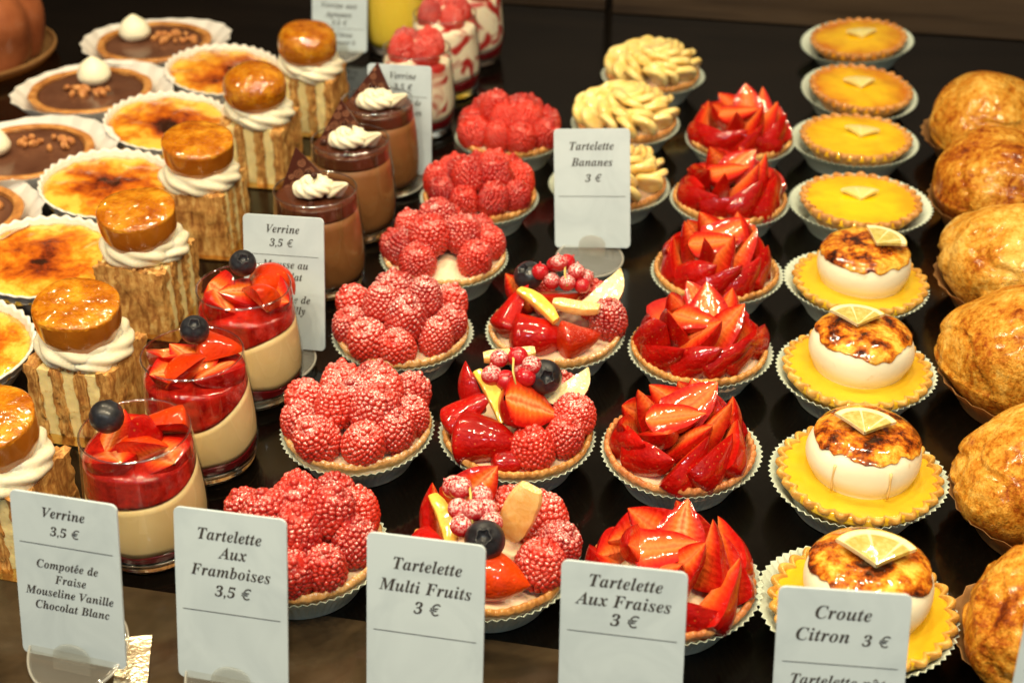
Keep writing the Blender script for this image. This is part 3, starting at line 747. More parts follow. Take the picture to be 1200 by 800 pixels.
# ------------------------------------------------------------------ banana tarts
BG = 'banana tartlets in one row'
def banana_me(seed):
    prof = crom([(0, -.0030), (.0075, -.0030), (.0102, -.0020), (.0106, 0), (.0102, .0020), (.0075, .0030), (0, .0030)], 3)
    V, F = lathe(prof, 24, lambda r, z, th, k: (r * math.cos(th) * 1.12, r * math.sin(th), z + .002 * math.cos(2 * th) * r / .01 * .5))
    return mesh('banana_slice', disp(V, 150, .0008, seed), F, M['banana'])
BAN = [banana_me(s) for s in (1, 2, 3)]
bdata = [(-.108, .848, 'banana tartlet right behind the Bananes card, its middle hidden by the card'),
         (-.112, .955, 'middle banana tartlet of its row, above the top of the Bananes card'),
         (-.104, 1.052, 'farthest banana tartlet, blurred, at the back of the counter')]
for k, (x, y, lab) in enumerate(bdata):
    rnd = random.Random(90 + k)
    t = thing('banana_tartlet', (x, y, 0), 0, lab, 'fruit tart', BG)
    fruit_base(t, 400 + k, 'crust_dark', .0392)
    for ring, (n, r, z, tl) in enumerate(((13, .0285, .0270, 52), (11, .0205, .0320, 48), (7, .0120, .0360, 42), (3, .0045, .0395, 30))):
        for i in range(n):
            a = 2 * PI * (i + .4 * ring) / n + rnd.uniform(-.1, .1)
            o = Vector((math.cos(a), math.sin(a), 0)); tg = Vector((-o.y, o.x, 0))
            tl2 = R(tl + rnd.uniform(-12, 12))
            nrm = (Vector((0, 0, math.cos(tl2))) + (tg * .75 - o * .4) * math.sin(tl2)).normalized()
            put('banana_slice', BAN[rnd.randrange(3)], t, (o.x * r, o.y * r, z + rnd.uniform(-.001, .001)), sc=rnd.uniform(.85, 1.05), mat3=frame3((o + tg * rnd.uniform(-.4, .4)) - nrm * o.dot(nrm), nrm))

# ------------------------------------------------------------------ lemon tarts
def lemon_slice(ang=118, r=.0168, t=.0019, mat='lemon'):
    n = 26; A = R(ang); V, F = [], []
    # sector, point at origin, opens towards +y
    rs = [0, .2, .45, .7, .82, .92, .985, 1.0]; zs = [1, 1, 1, 1, 1, .98, .8, .45]
    for side in (1, -1):
        b = len(V)
        for i in range(n + 1):
            th = PI / 2 - A / 2 + A * i / n
            for q, zz in zip(rs, zs):
                rr = max(r * q, .00025)
                V.append((rr * math.cos(th), rr * math.sin(th), side * t / 2 * zz + .0022 * (rr * math.cos(th) / r) ** 2 + .0009 * math.sin(rr / r * 3)))
        m_ = len(rs)
        for i in range(n):
            for j in range(m_ - 1):
                a = b + i * m_ + j; f = [a, a + 1, a + m_ + 1, a + m_]
                F.append(f if side > 0 else f[::-1])
    m_ = len(rs); off = (n + 1) * m_
    for i in range(n):
        a = i * m_ + m_ - 1; F.append([a, off + a, off + a + m_, a + m_])
    for i in (0, n):
        for j in range(m_ - 1):
            a = i * m_ + j; q = [a, off + a, off + a + 1, a + 1]; F.append(q if i == 0 else q[::-1])
    return mesh('lemon_slice', V, F, M[mat], False)
LEMON, LEMON_S = lemon_slice(), lemon_slice(105, .0155, .0018, 'lemon_pale')
def lemon_base(t, seed, crust, fill, tilt=0.):
    t.location.y += .004
    p = plain = seed < 520
    if plain: put('paper_case', paper_case(.0315, .0446, .0178, 66, M['paper'], seed, .0016, .022), t, (-.0012, -.0006, 0))
    else: put('paper_case', paper_case(.0285, .0408, .0180, 66, M['paper'], seed, .0014, .020), t, (-.0012, .0004, 0))
    s = put('pastry_shell', shell(.0382, .0205, 28, M[crust], 'tooth', seed), t)
    f = put('lemon_filling', disc('lemon_filling', .0371, .0205, .0008, M[fill], seed, .0008), t)
LG = 'plain lemon tarts at the back of the row'
ldata = [(.056, .855, 'crust', 'curd_gold', 'plain yellow lemon tart just behind the meringue topped ones'),
         (.053, .958, 'crust', 'curd_gold', 'plain lemon tart with an even yellow top, second of the plain ones'),
         (.056, 1.054, 'crust_dark', 'curd_baked', 'orange baked plain lemon tart, third of the plain ones from the front'),
         (.057, 1.166, 'crust_dark', 'curd_baked', 'farthest lemon tart, orange on its left side, by the dark back wall')]
for k, (x, y, cr, fi, lab) in enumerate(ldata):
    t = thing('lemon_tart', (x, y, 0), 0, lab, 'lemon tart', LG)
    lemon_base(t, 500 + k, cr, fi)
    put('lemon_slice', LEMON_S, t, (.003 * (k % 2), -.004, .0222), rot=(R(4), 0, R((8, -6, 14, 5)[k])))
    if k >= 2: t.rotation_euler = (R(4), R(-5 if k == 3 else 3), 0)
XG = 'lemon meringue tarts in the front half of the row'
mdata = [(.055, .463, 3, 'lemon meringue tart behind the Croute Citron price card'),
         (.054, .557, 0, 'lemon meringue tart with dark grilled stripes on its caramel cap, second from the front'),
         (.053, .650, 1, 'lemon meringue tart with a half burnt cap, third from the front'),
         (.055, .746, 2, 'lemon meringue tart with a tilted lemon wedge, farthest of the meringue ones')]
for k, (x, y, sd, lab) in enumerate(mdata):
    rnd = random.Random(130 + sd)
    t = thing('lemon_meringue_tart', (x, y, 0), 0, lab, 'lemon tart', XG)
    lemon_base(t, 520 + k, 'crust_gold', 'curd')
    hh = (.0242, .0250, .0236, .0246)[sd]
    def wob(x_, y_, z_, sd=sd): return 1 + .035 * nz((x_, y_, z_), 45, sd * 7.)
    def onm(r, z, th):
        x_, y_ = r * math.cos(th), r * math.sin(th); q = wob(x_, y_, z)
        return (x_ * q, y_ * q, z + .0008 * nz((x_, y_, 0), 60, sd + 2.))
    prof = crom([(0, 0), (.0212, 0), (.0245, .0028), (.0268, .0085), (.0268, .0140), (.0250, .0190), (.0216, .0226), (.0175, hh), (.010, hh + .0008), (0, hh + .001)], 5)
    V, F = lathe(prof, 64, lambda r, z, th, kk: onm(r, z, th))
    mz = put('meringue', mesh('meringue', V, F, M['meringue']), t, (.001, .002, .0195))
    up = [p for p in prof if p[1] > .0105 and p[0] > .019] + [p for p in prof if p[1] > hh - .001 and p[0] <= .019]
    zl = up[0][1]
    def mr(z_):
        for (r0, z0), (r1, z1) in zip(prof[:-1], prof[1:]):
            if z0 <= z_ <= z1: return r0 + (r1 - r0) * (z_ - z0) / max(1e-9, z1 - z0)
        return prof[-3][0]
    def capfn(r, z, th, kk):
        ze = (.0200, .0188, .0180, .0198)[sd] + .0026 * nz((math.cos(th), math.sin(th), sd), 1.7, sd) + .0026 * nz((math.cos(th), math.sin(th), sd), 5., sd + 4)
        if kk <= NS:
            w_ = kk / NS; z_ = ze + (.0232 - ze) * w_; r_ = mr(z_); th_k = .0003 + .0009 * min(1, w_ * 4)
            x, y, zz = onm(r_ + (th_k if kk else -.0005), z_, th); return (x, y, zz + .0002)
        x, y, zz = onm(r, z, th)
        return (x, y, zz + .0009 + .0007 * nz((x, y, 0), 170, sd))
    NS = 10
    cap = [(.026, .015)] * (NS + 1) + [p for p in prof if p[1] > .0233 and p[0] < .0205]
    V, F = lathe(cap, 90, capfn)
    put('caramel_cap', mesh('caramel_cap', V, F, M['burnt']), mz)
    for i in range((2, 0, 0, 0)[sd]):
        a = R((-122, -62, -100, -78)[(i + sd) % 4] + rnd.uniform(-8, 8)); c, s = math.cos(a), math.sin(a)
        put('caramel_drip', tube([(c * r_, s * r_, z_) for r_, z_ in ((.0268, .0180), (.0273, .0145), (.0277, .010), (.0273, .006), (.0268, .0034))], .0005, 6, 'caramel_drip', 'drip', [1.4, 1, .8, 1, 1.3]), mz)
    pos = [(-.001, -.010, 0), (-.003, -.007, 6), (.006, -.007, -38), (.002, -.010, 3)][sd]
    put('lemon_slice', LEMON, t, (pos[0], pos[1] + .003, .0195 + hh + .0036), rot=(R(9), R(2), R(pos[2])), sc=1.0 if sd != 3 else 1.15)

# ------------------------------------------------------------------ baked domes on the right
DG = 'golden pastry domes along the right edge'
ddata = [(.140, .462, 'dome_dark', 'dark brown golden pastry dome at the front right, nearest the camera'),
         (.1435, .562, 'dome', 'round pastry dome in a wide brown paper case, second from the front'),
         (.143, .668, 'dome', 'round glossy pastry dome with a dark swirl on its shoulder, third from the front'),
         (.146, .775, 'dome_pale', 'lumpy pale golden pastry dome, fourth from the front'),
         (.146, .880, 'dome_dark', 'pastry dome with burnt brown patches and a torn ridge, fifth from the front'),
         (.147, .988, 'dome', 'tallest looking pastry dome, farthest back on the right')]
for k, (x, y, mt, lab) in enumerate(ddata):
    rnd = random.Random(160 + k)
    t = thing('pastry_dome', (x, y, 0), 0, lab, 'pastry', DG)
    put('paper_case', paper_case(.034, .0465, .018, 26, M['paper_brown'], 600 + k, .002, .02), t)
    hh = .062
    prof = crom([(0, .002), (.026, .002), (.0365, .008), (.0425, .020), (.0420, .034), (.0350, .048), (.0230, .0575), (.010, .0615), (0, .0622)], 12)
    ox = rnd.uniform(-.004, .004)
    def fn(r, z, th, kk):
        x_, y_ = r * math.cos(th), r * math.sin(th)
        b = 1 + .05 * math.sin(2 * th + k) + .14 * nz((x_, y_, z), 24, k * 5.3) + .05 * nz((x_, y_, z), 60, k * 3.1)
        cr = abs(nz((x_, y_, z), 38, k * 2.2 + 7)); crease = -.05 * math.exp(-(cr / .07) ** 2)
        b += crease
        v_ = z * 330 + 3.2 * nz((x_, y_, z), 24, k * 1.9) + th * 1.2
        b += .048 * ((v_ / 6.283) % 1.0) ** 2 * max(0., min(1., .35 + 1.6 * nz((x_, y_, z), 34, k * 6.1 + 2))) * min(1, max(0, (.058 - z) / .012))
        return (x_ * b + ox * z / .06, y_ * b, z * (1 + .10 * nz((x_, y_, 0), 30, k * 4.4)))
    V, F = lathe(prof, 110, fn)
    put('pastry_body', mesh('pastry_body', V, F, M[mt]), t, (0, 0, .001))

# ------------------------------------------------------------------ verrine glasses
GP = [(.0215, .0), (.0240, .0012), (.0252, .0045), (.0266, .010), (.0276, .018), (.0276, .028), (.0268, .040), (.0257, .052), (.0247, .064)]
GPc = crom(GP, 4)
def gr(z):
    for (r0, z0), (r1, z1) in zip(GPc[:-1], GPc[1:]):
        if z0 <= z <= z1: return r0 + (r1 - r0) * (z - z0) / max(z1 - z0, 1e-9)
    return GPc[-1][0]
def glass_mesh():
    rim = []
    V, F = lathe([(r, z) for r, z in GPc if z > .0065] + rim, 72); return mesh('glass_wall', V, F, M['glass'])
def glass_base_mesh():
    pr = [(0, 0.0002)] + [(r, z + .0002) for r, z in GPc if z <= .0065] + [(gr(.0065) * .985, .0068), (gr(.007) * .9, .0072), (0, .0072)]
    V, F = lathe(pr, 72); return mesh('glass_base', V, F, M['glass_base'])
GLASS, GLASSB = glass_mesh(), glass_base_mesh()
GLASSR = mesh('glass_rim', *lathe([(.02435 + .00055 * math.cos(2 * PI * i / 8), .0640 + .00055 * math.sin(2 * PI * i / 8)) for i in range(8)], 80, close=True), M['glass_rim'])
def layer(name, z0, z1, mat, wav0=None, wav1=None, gap=.0011, dome_=0., n=72):
    """one filling inside the glass; wav0 and wav1 shift the lower and upper edge by angle"""
    prof = [(0, 0), (.5, 0), (.9, 0), (1, 0.02)] + [(1, i / 8) for i in range(1, 8)] + [(1, .98), (.9, 1), (.6, 1), (.3, 1), (0, 1)]
    def fn(q, s, th, k):
        a = z0 + (wav0(th) * (q ** 1.0) if wav0 else 0); b = z1 + (wav1(th) * q if wav1 else 0) + dome_ * (1 - q * q)
        z = a + (b - a) * s; r = q * (gr(min(max(z, 0), .064)) - gap)
        return (r * math.cos(th), r * math.sin(th), z)
    V, F = lathe(prof, n, fn); return mesh(name, V, F, M[mat])
def verrine(name, loc, label, group, rz=0.):
    t = thing(name, loc, rz, label, 'dessert glass', group)
    g = put('glass_wall', GLASS, t); put('glass_base', GLASSB, t); put('glass_rim', GLASSR, t)
    return t
VG = 'strawberry verrines in clear glasses'
vd = [(-.267, .467, 'strawberry verrine in glass nearest the front, blueberry on the left of its top'),
      (-.267, .5325, 'middle strawberry verrine in glass, blueberry at the back of its top'),
      (-.266, .599, 'strawberry verrine in glass just in front of the chocolate verrine card')]
for k, (x, y, lab) in enumerate(vd):
    rnd = random.Random(200 + k)
    t = verrine('strawberry_verrine', (x, y, 0), lab, VG)
    w0 = lambda th, k=k: .0016 * math.sin(2 * th + k * 2) + .0010 * math.sin(5 * th + k)
    w1 = lambda th, k=k: (.0050, .0075, .0045)[k] * math.sin(th + (.6, .3, .9)[k]) + .0012 * math.sin(3 * th + 2 * k)
    put('dark_compote', layer('dark_compote', .0078, .0125, 'compote_dark', None, w0), t)
    put('vanilla_mousseline', layer('vanilla_mousseline', .0127, .0415, 'vanilla', w0, w1), t)
    put('strawberry_compote', layer('strawberry_compote', .0418, .0535, 'compote', w1, lambda th: .0012 * math.sin(3 * th), dome_=.003), t)
    for i in range(7):
        a = 2 * PI * i / 6 + rnd.uniform(-.3, .3); r = .0135 if i < 6 else 0
        o = Vector((math.cos(a), math.sin(a), 0))
        L = Vector((rnd.uniform(-1, 1), rnd.uniform(-1, 1), rnd.uniform(-.1, .7))); d = Vector((rnd.uniform(-.6, .6), rnd.uniform(-.4, .6), (-.7, .5, -.5, -.8, -.6, .3, -.7)[i]))
        straw_piece(t, (o.x * r, o.y * r, .0575 + (.0030 if i == 6 else 0) + rnd.uniform(-.001, .003)), L, d, ST_CHUNK[(0, 2, 1, 0, 0, 1, 0)[i]], rnd.uniform(1.05, 1.3), rnd)
    bp = [(-.0095, -.005, .0735), (.000, .006, .0735), (-.002, .007, .0735)][k]
    put('blueberry', BLUE, t, bp, rot=((-.9, .5, 0.), (.5, .3, 0), (.6, .4, 0))[k], sc=.92 if k == 0 else .85)

CG = 'chocolate verrines in clear glasses'
cdta = [(-.266, .717, 'chocolate verrine in glass with a swirl patterned plaque, nearest of the chocolate ones'),
        (-.267, .790, 'middle chocolate verrine in glass with a chocolate pearl in front of its cream'),
        (-.268, .855, 'farthest chocolate verrine, its pointed plaque against a white card')]
def swirl_vf(R0, h, lobes, tw, sq=1., seed=0):
    prof = [(0, 0)] + [(R0 * f, h * z) for f, z in ((.8, 0), (.98, .06), (1.03, .18), (.98, .32), (.84, .45), (.82, .52), (.70, .64), (.52, .78), (.34, .88), (.16, .96), (.06, 1.0))] + [(0, 1.02 * h)]
    prof = crom(prof, 3)
    def fn(r, z, th, k):
        u = z / h; g = .16 * math.sin(min(1, r / (R0 * .5)) * PI / 2)
        ridge = abs(math.sin(lobes / 2 * (th + tw * u + .25 * math.sin(th + seed)))) ** .7
        rr = r * (1 + g * (ridge - .55))
        sp = .035 * R0 * math.sin(th + 9 * u + seed)
        return (rr * math.cos(th) + sp, rr * math.sin(th) * sq, z + .10 * h * math.sin(th - 6.5 * u + seed) * min(1, r / R0) * (1 - .5 * u))
    return lathe(prof, 96, fn)
def rope(R0, R1, r, turns, z0, rise, lobes=7, twist=2.2, seed=0, n=28, flat=.85):
    """a star-shaped rope of piped cream laid round in a spiral"""
    N = int(70 * turns); V, F = [], []
    for i in range(N + 1):
        u = i / N; a = 2 * PI * turns * u + seed; q = R0 + (R1 - R0) * u
        c = Vector((q * math.cos(a), q * math.sin(a), z0 + rise * u)); o = Vector((math.cos(a), math.sin(a), 0))
        tp = min(1, (u / .06 + .05)) ** .5 * min(1, ((1 - u) / .10 + .02)) ** .6
        rr = r * tp * (1 + .10 * math.sin(9 * a + seed) * .5)
        for j in range(n):
            b = 2 * PI * j / n; g = 1 + .30 * (abs(math.cos(lobes / 2 * (b + twist * a))) ** .8 - .55)
            p = c + o * rr * g * math.cos(b) + Vector((0, 0, rr * g * math.sin(b) * flat))
            V.append(tuple(p))
    for i in range(N):
        for j in range(n):
            k = (j + 1) % n; F.append([i * n + j, i * n + k, (i + 1) * n + k, (i + 1) * n + j])
    F.append(list(range(n))[::-1]); F.append([N * n + j for j in range(n)])
    return V, F
for k, (x, y, lab) in enumerate(cdta):
    rnd = random.Random(220 + k)
    t = verrine('chocolate_verrine', (x, y, 0), lab, CG)
    put('chocolate_mousse', layer('chocolate_mousse', .0076, .0525, 'mousse'), t)
    put('chocolate_glaze', layer('chocolate_glaze', .0526, .0605, 'ganache'), t)
    V, F = rope(.0088, .0012, .0050, 1.7, .0038, .0066, 5, 1.9, k * .8 + .4, 44)
    put('cream_rosette', mesh('cream_rosette', V, F, M['cream']), t, (.001, -.003, .0603), rot=(0, 0, (.3, .2, .1)[k]), sc=(1.08, .92, 1))
    V, F = lathe(crom([(0, 0), (.0036, 0), (.0042, .003), (.0028, .008), (.0012, .013), (0, .0145)], 3), 24, lambda r, z, th, kk: (r * (1 + .2 * math.cos(5 * th)) * math.cos(th) + z * .5, r * (1 + .2 * math.cos(5 * th)) * math.sin(th), z))
    put('cream_peak', mesh('cream_peak', V, F, M['cream']), t, (.0095, .001, .0625), rot=(.2, .5, -.4), sc=1.25)
    # plaque: a thin triangle of chocolate with light swirls
    A, B, C_ = (-.020, 0), (.013, 0), (-.007 + .006 * k, .026)
    th_ = .0007; Vt = [(p[0], s * th_, p[1]) for s in (-1, 1) for p in (A, B, C_)]
    Ft = [[0, 1, 2], [5, 4, 3], [0, 3, 4, 1], [1, 4, 5, 2], [2, 5, 3, 0]]
    pq = put('chocolate_plaque', mesh('chocolate_plaque', Vt, Ft, M['plaque'], False), t, (-.004, .0085, .0598), rot=(R(-10), R(-6), R(10)))
    parts = []
    def inside(px, pz):
        s = 1e9
        for P, Q in ((A, B), (B, C_), (C_, A)):
            ex, ez = Q[0] - P[0], Q[1] - P[1]; s = min(s, (ex * (pz - P[1]) - ez * (px - P[0])) / math.hypot(ex, ez))
        return s
    for (cx, cz, rr) in ((-.0110, .0035, .0031), (-.0040, .0036, .0034), (.0035, .0036, .0032), (-.0080, .0100, .0031), (-.0012, .0104, .0033), (.0048, .0098, .0024), (-.0050, .0162, .0026), (.0006, .0170, .0024), (-.0158, .0022, .0019), (-.0030, .0212, .0018), (.0020, .0216, .0014), (.0090, .0022, .0020), (-.0125, .0085, .0018)):
        if inside(cx, cz) < rr * .3: continue
        N = 30; strip_v = []; 
        for i in range(N + 1):
            a = i / N * 2.2 * 2 * PI; q = rr * (.12 + .88 * i / N)
            w_ = .00026
            for s in (-1, 1): strip_v.append((cx + (q + s * w_) * math.cos(a), -th_ - .00012, cz + (q + s * w_) * math.sin(a)))
        ok = all(inside(p[0], p[2]) > .0002 for p in strip_v)
        if not ok: strip_v = [p for p in strip_v]
        f = [[2 * i, 2 * i + 1, 2 * i + 3, 2 * i + 2] for i in range(N) if all(inside(strip_v[q][0], strip_v[q][2]) > .0001 for q in (2 * i, 2 * i + 1, 2 * i + 2, 2 * i + 3))]
        parts.append((strip_v, f))
    V, F = join(parts)
    put('swirl_print', mesh('swirl_print', V, F, M['swirl'], False), pq)
    for i, (px, py, pz) in enumerate(((-.003, -.001, .0745), (.001, -.003, .0740), (.003, -.0175, .0622), (-.0165, -.004, .0622))[: (3, 4, 3)[k]]):
        V = [(.0021 * v_[0], .0021 * v_[1], .0021 * v_[2]) for v_ in ICO3[0]]
        put('chocolate_pearl', mesh('chocolate_pearl', V, ICO3[1], M['darkchoc']), t, (px, py, pz))

WG = 'raspberry cream verrines in clear glasses'
wdta = [(-.268, .958, 'raspberry cream verrine right behind the small white card at the back'),
        (-.266, 1.035, 'middle raspberry cream verrine with a red streak running down its cream'),
        (-.262, 1.108, 'farthest raspberry cream verrine, cut off by the top of the photo')]
for k, (x, y, lab) in enumerate(wdta):
    rnd = random.Random(240 + k)
    t = verrine('raspberry_verrine', (x, y, 0), lab, WG, .9 * k)
    w0 = lambda th, k=k: .003 * math.sin(th + k) + .0015 * math.sin(3 * th)
    put('berry_compote', layer('berry_compote', .0076, .016, 'compote_dark', None, w0), t)
    put('streaked_cream', layer('streaked_cream', .0163, .056, 'streaks', w0, None, dome_=.004), t)
    for i in range(4):
        a = 2 * PI * i / 4 + .7 + rnd.uniform(-.2, .2) - .9 * k
        rasp_piece(t, (.0125 * math.cos(a), .0125 * math.sin(a), .0555), rnd, 'rasp1', .3, sc=.95)
    V, F = swirl_vf(.010, .012, 6, 1.2, 1., k); put('cream_rosette', mesh('cream_rosette', V, F, M['cream']), t, (0, 0, .0575))
t = verrine('citrus_verrine', (-.330, 1.120, 0), 'yellow citrus verrine showing between the two white cards at the back', None)
put('citrus_cream', layer('citrus_cream', .0076, .058, 'citrus', dome_=.006), t)

# ------------------------------------------------------------------ layered cream cakes
KG = 'layered cream cakes each topped with a caramel puff'
kd = [(-.331, .456, 0, 0, 'layered cream cake cut off by the left edge, behind the Verrine price card'),
      (-.338, .556, 0, 0, 'layered cream cake with its striped side to the front, left of the strawberry verrines'),
      (-.352, .661, 1, 0, 'layered cream cake with a flat brown side forward, third from the front'),
      (-.356, .757, 1, 0, 'layered cream cake fourth from the front of its row, brown side forward'),
      (-.357, .861, 0, 1, 'layered cream cake with a rounded caramel puff, left of the chocolate verrines'),
      (-.350, .951, 0, 1, 'farthest layered cream cake, below the tall card at the back')]
def slab(sx, sy, sz, mat, seed, amp, name):
    V, F = box(sx, sy, sz, 0, 0, sz / 2, 4, 16, 14)
    out = []
    for p in V:
        e = amp * (nz(p, 160, seed) + .6 * nz(p, 420, seed + 3))
        ey = amp * 1.5 * nz((p[0] * 3, p[1], p[2]), 300, seed + 8) if abs(abs(p[1]) - sy / 2) < 1e-6 else 0
        ez = amp * 1.6 * nz((p[0] * 3, p[1], 0), 260, seed + 5) if p[2] > sz * .99 else 0
        out.append((p[0] + e, p[1] + ey * (1 if p[1] > 0 else -1), p[2] + ez))
    return mesh(name, out, F, M[mat])
for k, (x, y, turn, rnd_top, lab) in enumerate(kd):
    rnd = random.Random(260 + k)
    t = thing('cream_cake', (x, y, 0), R(90) * turn + R(rnd.uniform(-5, 5)), lab, 'cream cake', KG)
    V, F = box(.056, .056, .0012, 0, 0, .0008); put('gold_board', mesh('gold_board', V, F, M['gold'], False), t)
    wp, wc, X = .0064, .0068, -.0230; hgt = .0405; D = .042
    for i in range(7):
        if i % 2 == 0:
            put('pastry_layer', slab(wp, D, hgt + rnd.uniform(-.0006, .001), 'flaky', k * 9 + i, .0017, 'pastry_layer'), t, (X + wp / 2, 0, .0014)); X += wp
        else:
            put('cream_layer', slab(wc, D * .965, hgt - .0008, 'cake_cream', k * 9 + i, .0006, 'cream_layer'), t, (X + wc / 2, 0, .0014)); X += wc
    V, F = rope(.0180, .0085, .0084, 2.2, .0056, .0066, 6, 1.3, k * 1.3, 44)
    put('whipped_cream', mesh('whipped_cream', V, F, M['cream']), t, (0, 0, hgt), rot=(R(-3), 0, rnd.uniform(0, 6)))
    if not rnd_top:
        side = crom([(0, 0), (.012, .0004), (.0180, .0032), (.0204, .0080), (.0212, .0140), (.0214, .0190)], 5)
        top = [(.0215, .0195), (.0213, .0202), (.0206, .0208), (.018, .0212), (.012, .0217), (.006, .0220), (0, .0220)]
    else:
        side = crom([(0, 0), (.012, .0004), (.0178, .0035), (.0208, .0085), (.0215, .0130)], 5)
        top = crom([(.0215, .0130), (.0213, .0165), (.0200, .0205), (.0165, .0240), (.0095, .0262), (0, .0268)], 4)
    ns = len(side)
    def warp(V): return [(v_[0] * (1 + .05 * nz(v_, 40, k)), v_[1] * (1 + .05 * nz(v_, 40, k + 9)), v_[2] * (1 + .06 * nz((v_[0], v_[1], 0), 50, k))) for v_ in V]
    V1, F1 = lathe(side + top[1:], 72)
    mi = [0 if min(f) < 1 + (ns - 2) * 72 else 1 for f in F1]
    V1 = [(x_ * 1.02, y_ * 1.02, z_ * 1.12) for x_, y_, z_ in warp(V1)]
    put('caramel_puff', mesh('caramel_puff', V1, F1, [M['choux_side'], M['choux']], True, mi), t, (0, 0, .0492), rot=(R(8), R(3), rnd.uniform(-.3, .3) - t.rotation_euler[2]))
    for i in range(16):
        a = rnd.uniform(0, 6.28); r = rnd.uniform(.017, .026)
        V = [(.0013 * v_[0] * rnd.uniform(.7, 1.4), .0012 * v_[1], .0010 * v_[2]) for v_ in ICO1[0]]
        put('pastry_crumb', mesh('pastry_crumb', V, ICO1[1], M['crumb'], False), t, (max(-.022, min(.022, r * math.cos(a))), max(-.020, min(.020, r * math.sin(a))), hgt + .0022 + (.004 if r < .021 else 0)), rot=(a, r * 90, 0))

# ------------------------------------------------------------------ creme brulee dishes
UG = 'burnt custard dishes in one row'
ud = [(-.432, .575, 'burnt custard dish at the left edge, nearest the camera'), (-.428, .678, 'burnt custard dish with the darkest burn, second from the front'), (-.434, .780, 'burnt custard dish third from the front, orange and yellow top'),
      (-.438, .885, 'burnt custard dish fourth from the front, right of a chocolate tart with a cream kiss'), (-.436, .989, 'farthest burnt custard dish, mostly orange')]
def dish_me():
    prof = crom([(0, .0005), (.030, .0005), (.034, .003), (.040, .013), (.0445, .0215), (.0456, .0232), (.0450, .0240), (.0436, .0232), (.0420, .0195), (.038, .014), (0, .012)], 4)
    def fn(r, z, th, k):
        t_ = max(0, (r - .030) / .0156); s = 1 + .012 * t_ * math.cos(36 * th)
        return (r * s * math.cos(th), r * s * math.sin(th), z + .0007 * t_ * math.cos(36 * th) * (z > .018))
    V, F = lathe(prof, 288, fn); return mesh('dish', V, F, M['porcelain'])
DISH = dish_me()
for k, (x, y, lab) in enumerate(ud):
    t = thing('custard_dish', (x, y, 0), 0, lab, 'custard', UG)
    put('dish', DISH, t)
    put('burnt_sugar_top', disc('burnt_sugar_top', .0425, .0200, .0012, M['brulee'], 30 + k * 7, .0026), t, rot=(0, 0, k * 1.3))
    t.rotation_euler = (R(3), R(5), 0)

# ------------------------------------------------------------------ chocolate tarts
TG = 'chocolate nut tarts in white paper'
td = [(-.512, .715, 'chocolate tart at the left edge, only its white paper rim showing'), (-.512, .815, 'chocolate tart cut by the left edge, cream kiss on its left'), (-.518, .928, 'chocolate nut tart with its cream kiss standing at the back'), (-.514, 1.036, 'farthest chocolate nut tart, cream kiss on the left')]
for k, (x, y, lab) in enumerate(td):
    rnd = random.Random(300 + k)
    t = thing('chocolate_tart', (x, y, 0), 0, lab, 'chocolate tart', TG)
    put('paper_case', paper_case(.040, .0565, .0245, 20, M['paper_white'], 700 + k, .003, .045), t)
    prof = crom([(0, .001), (.036, .001), (.040, .010), (.0455, .0205), (.0462, .0225), (.0448, .0236), (.0400, .0228), (.0380, .020), (0, .017)], 4)
    V, F = lathe(prof, 80); put('pastry_shell', mesh('pastry_shell', disp(V, 60, .0014, k), F, M['crust_dark']), t)
    put('chocolate_filling', disc('chocolate_filling', .0392, .0214, .0006, M['tart_choc'], k, .0008), t)
    kx, ky = [(-.018, -.006), (-.020, -.008), (-.004, .016), (-.018, .004)][k]
    V, F = lathe(crom([(0, 0), (.0085, 0), (.0122, .004), (.0124, .008), (.0100, .0135), (.0055, .0175), (.0016, .0200), (0, .0206)], 5), 40)
    put('cream_kiss', mesh('cream_kiss', disp(V, 90, .0008, k), F, M['meringue']), t, (kx, ky, .0224))
    for i in range(18):
        a = rnd.uniform(0, 6.28); r = .013 * math.sqrt(rnd.random())
        cx, cy = [(.008, .014), (.010, .012), (-.002, -.006), (.014, .006)][k]
        s = rnd.uniform(.0022, .0042)
        V = [(s * v_[0], s * v_[1] * .8, s * v_[2] * .75) for v_ in ICO1[0]]; V = disp(V, 300, .0012, i + k * 20)
        put('nut_piece', mesh('nut_piece', V, ICO1[1], M['nut'], False), t, (cx + 1.5 * r * math.cos(a), cy + r * math.sin(a) * .8, .0232 + rnd.uniform(0, .002)), rot=(a, r * 80, a))

# ------------------------------------------------------------------ bun in the back corner
t = thing('glazed_bun', (-.680, 1.02, 0), 0, 'large reddish brown ribbed bun cut off by the back left corner', 'bun')
prof = crom([(0, .001), (.050, .001), (.064, .015), (.066, .040), (.055, .070), (.035, .092), (.012, .102), (0, .103)], 6)
m = Mat('red_brown_glaze', (.4, .12, .05), .28, coat=.5, coat_r=.095); m.color(m.ramp(m.noise(26, 4), [(.3, (.16, .034, .012)), (.7, (.40, .13, .05))])); M['bun'] = m.m
V, F = lathe(prof, 120, lambda r, z, th, k: (r * (1 + .07 * abs(math.sin(5.5 * th))) * math.cos(th), r * (1 + .07 * abs(math.sin(5.5 * th))) * math.sin(th), z))
put('bun_crust', mesh('bun_crust', disp(V, 30, .004, 3), F, M['bun']), t)
V, F = lathe(crom([(0, .0006), (.062, .0006), (.074, .006), (.076, .010), (.074, .0108), (.066, .004), (0, .0012)], 3), 80); put('paper_case', mesh('paper_case', V, F, M['paper_brown']), t)

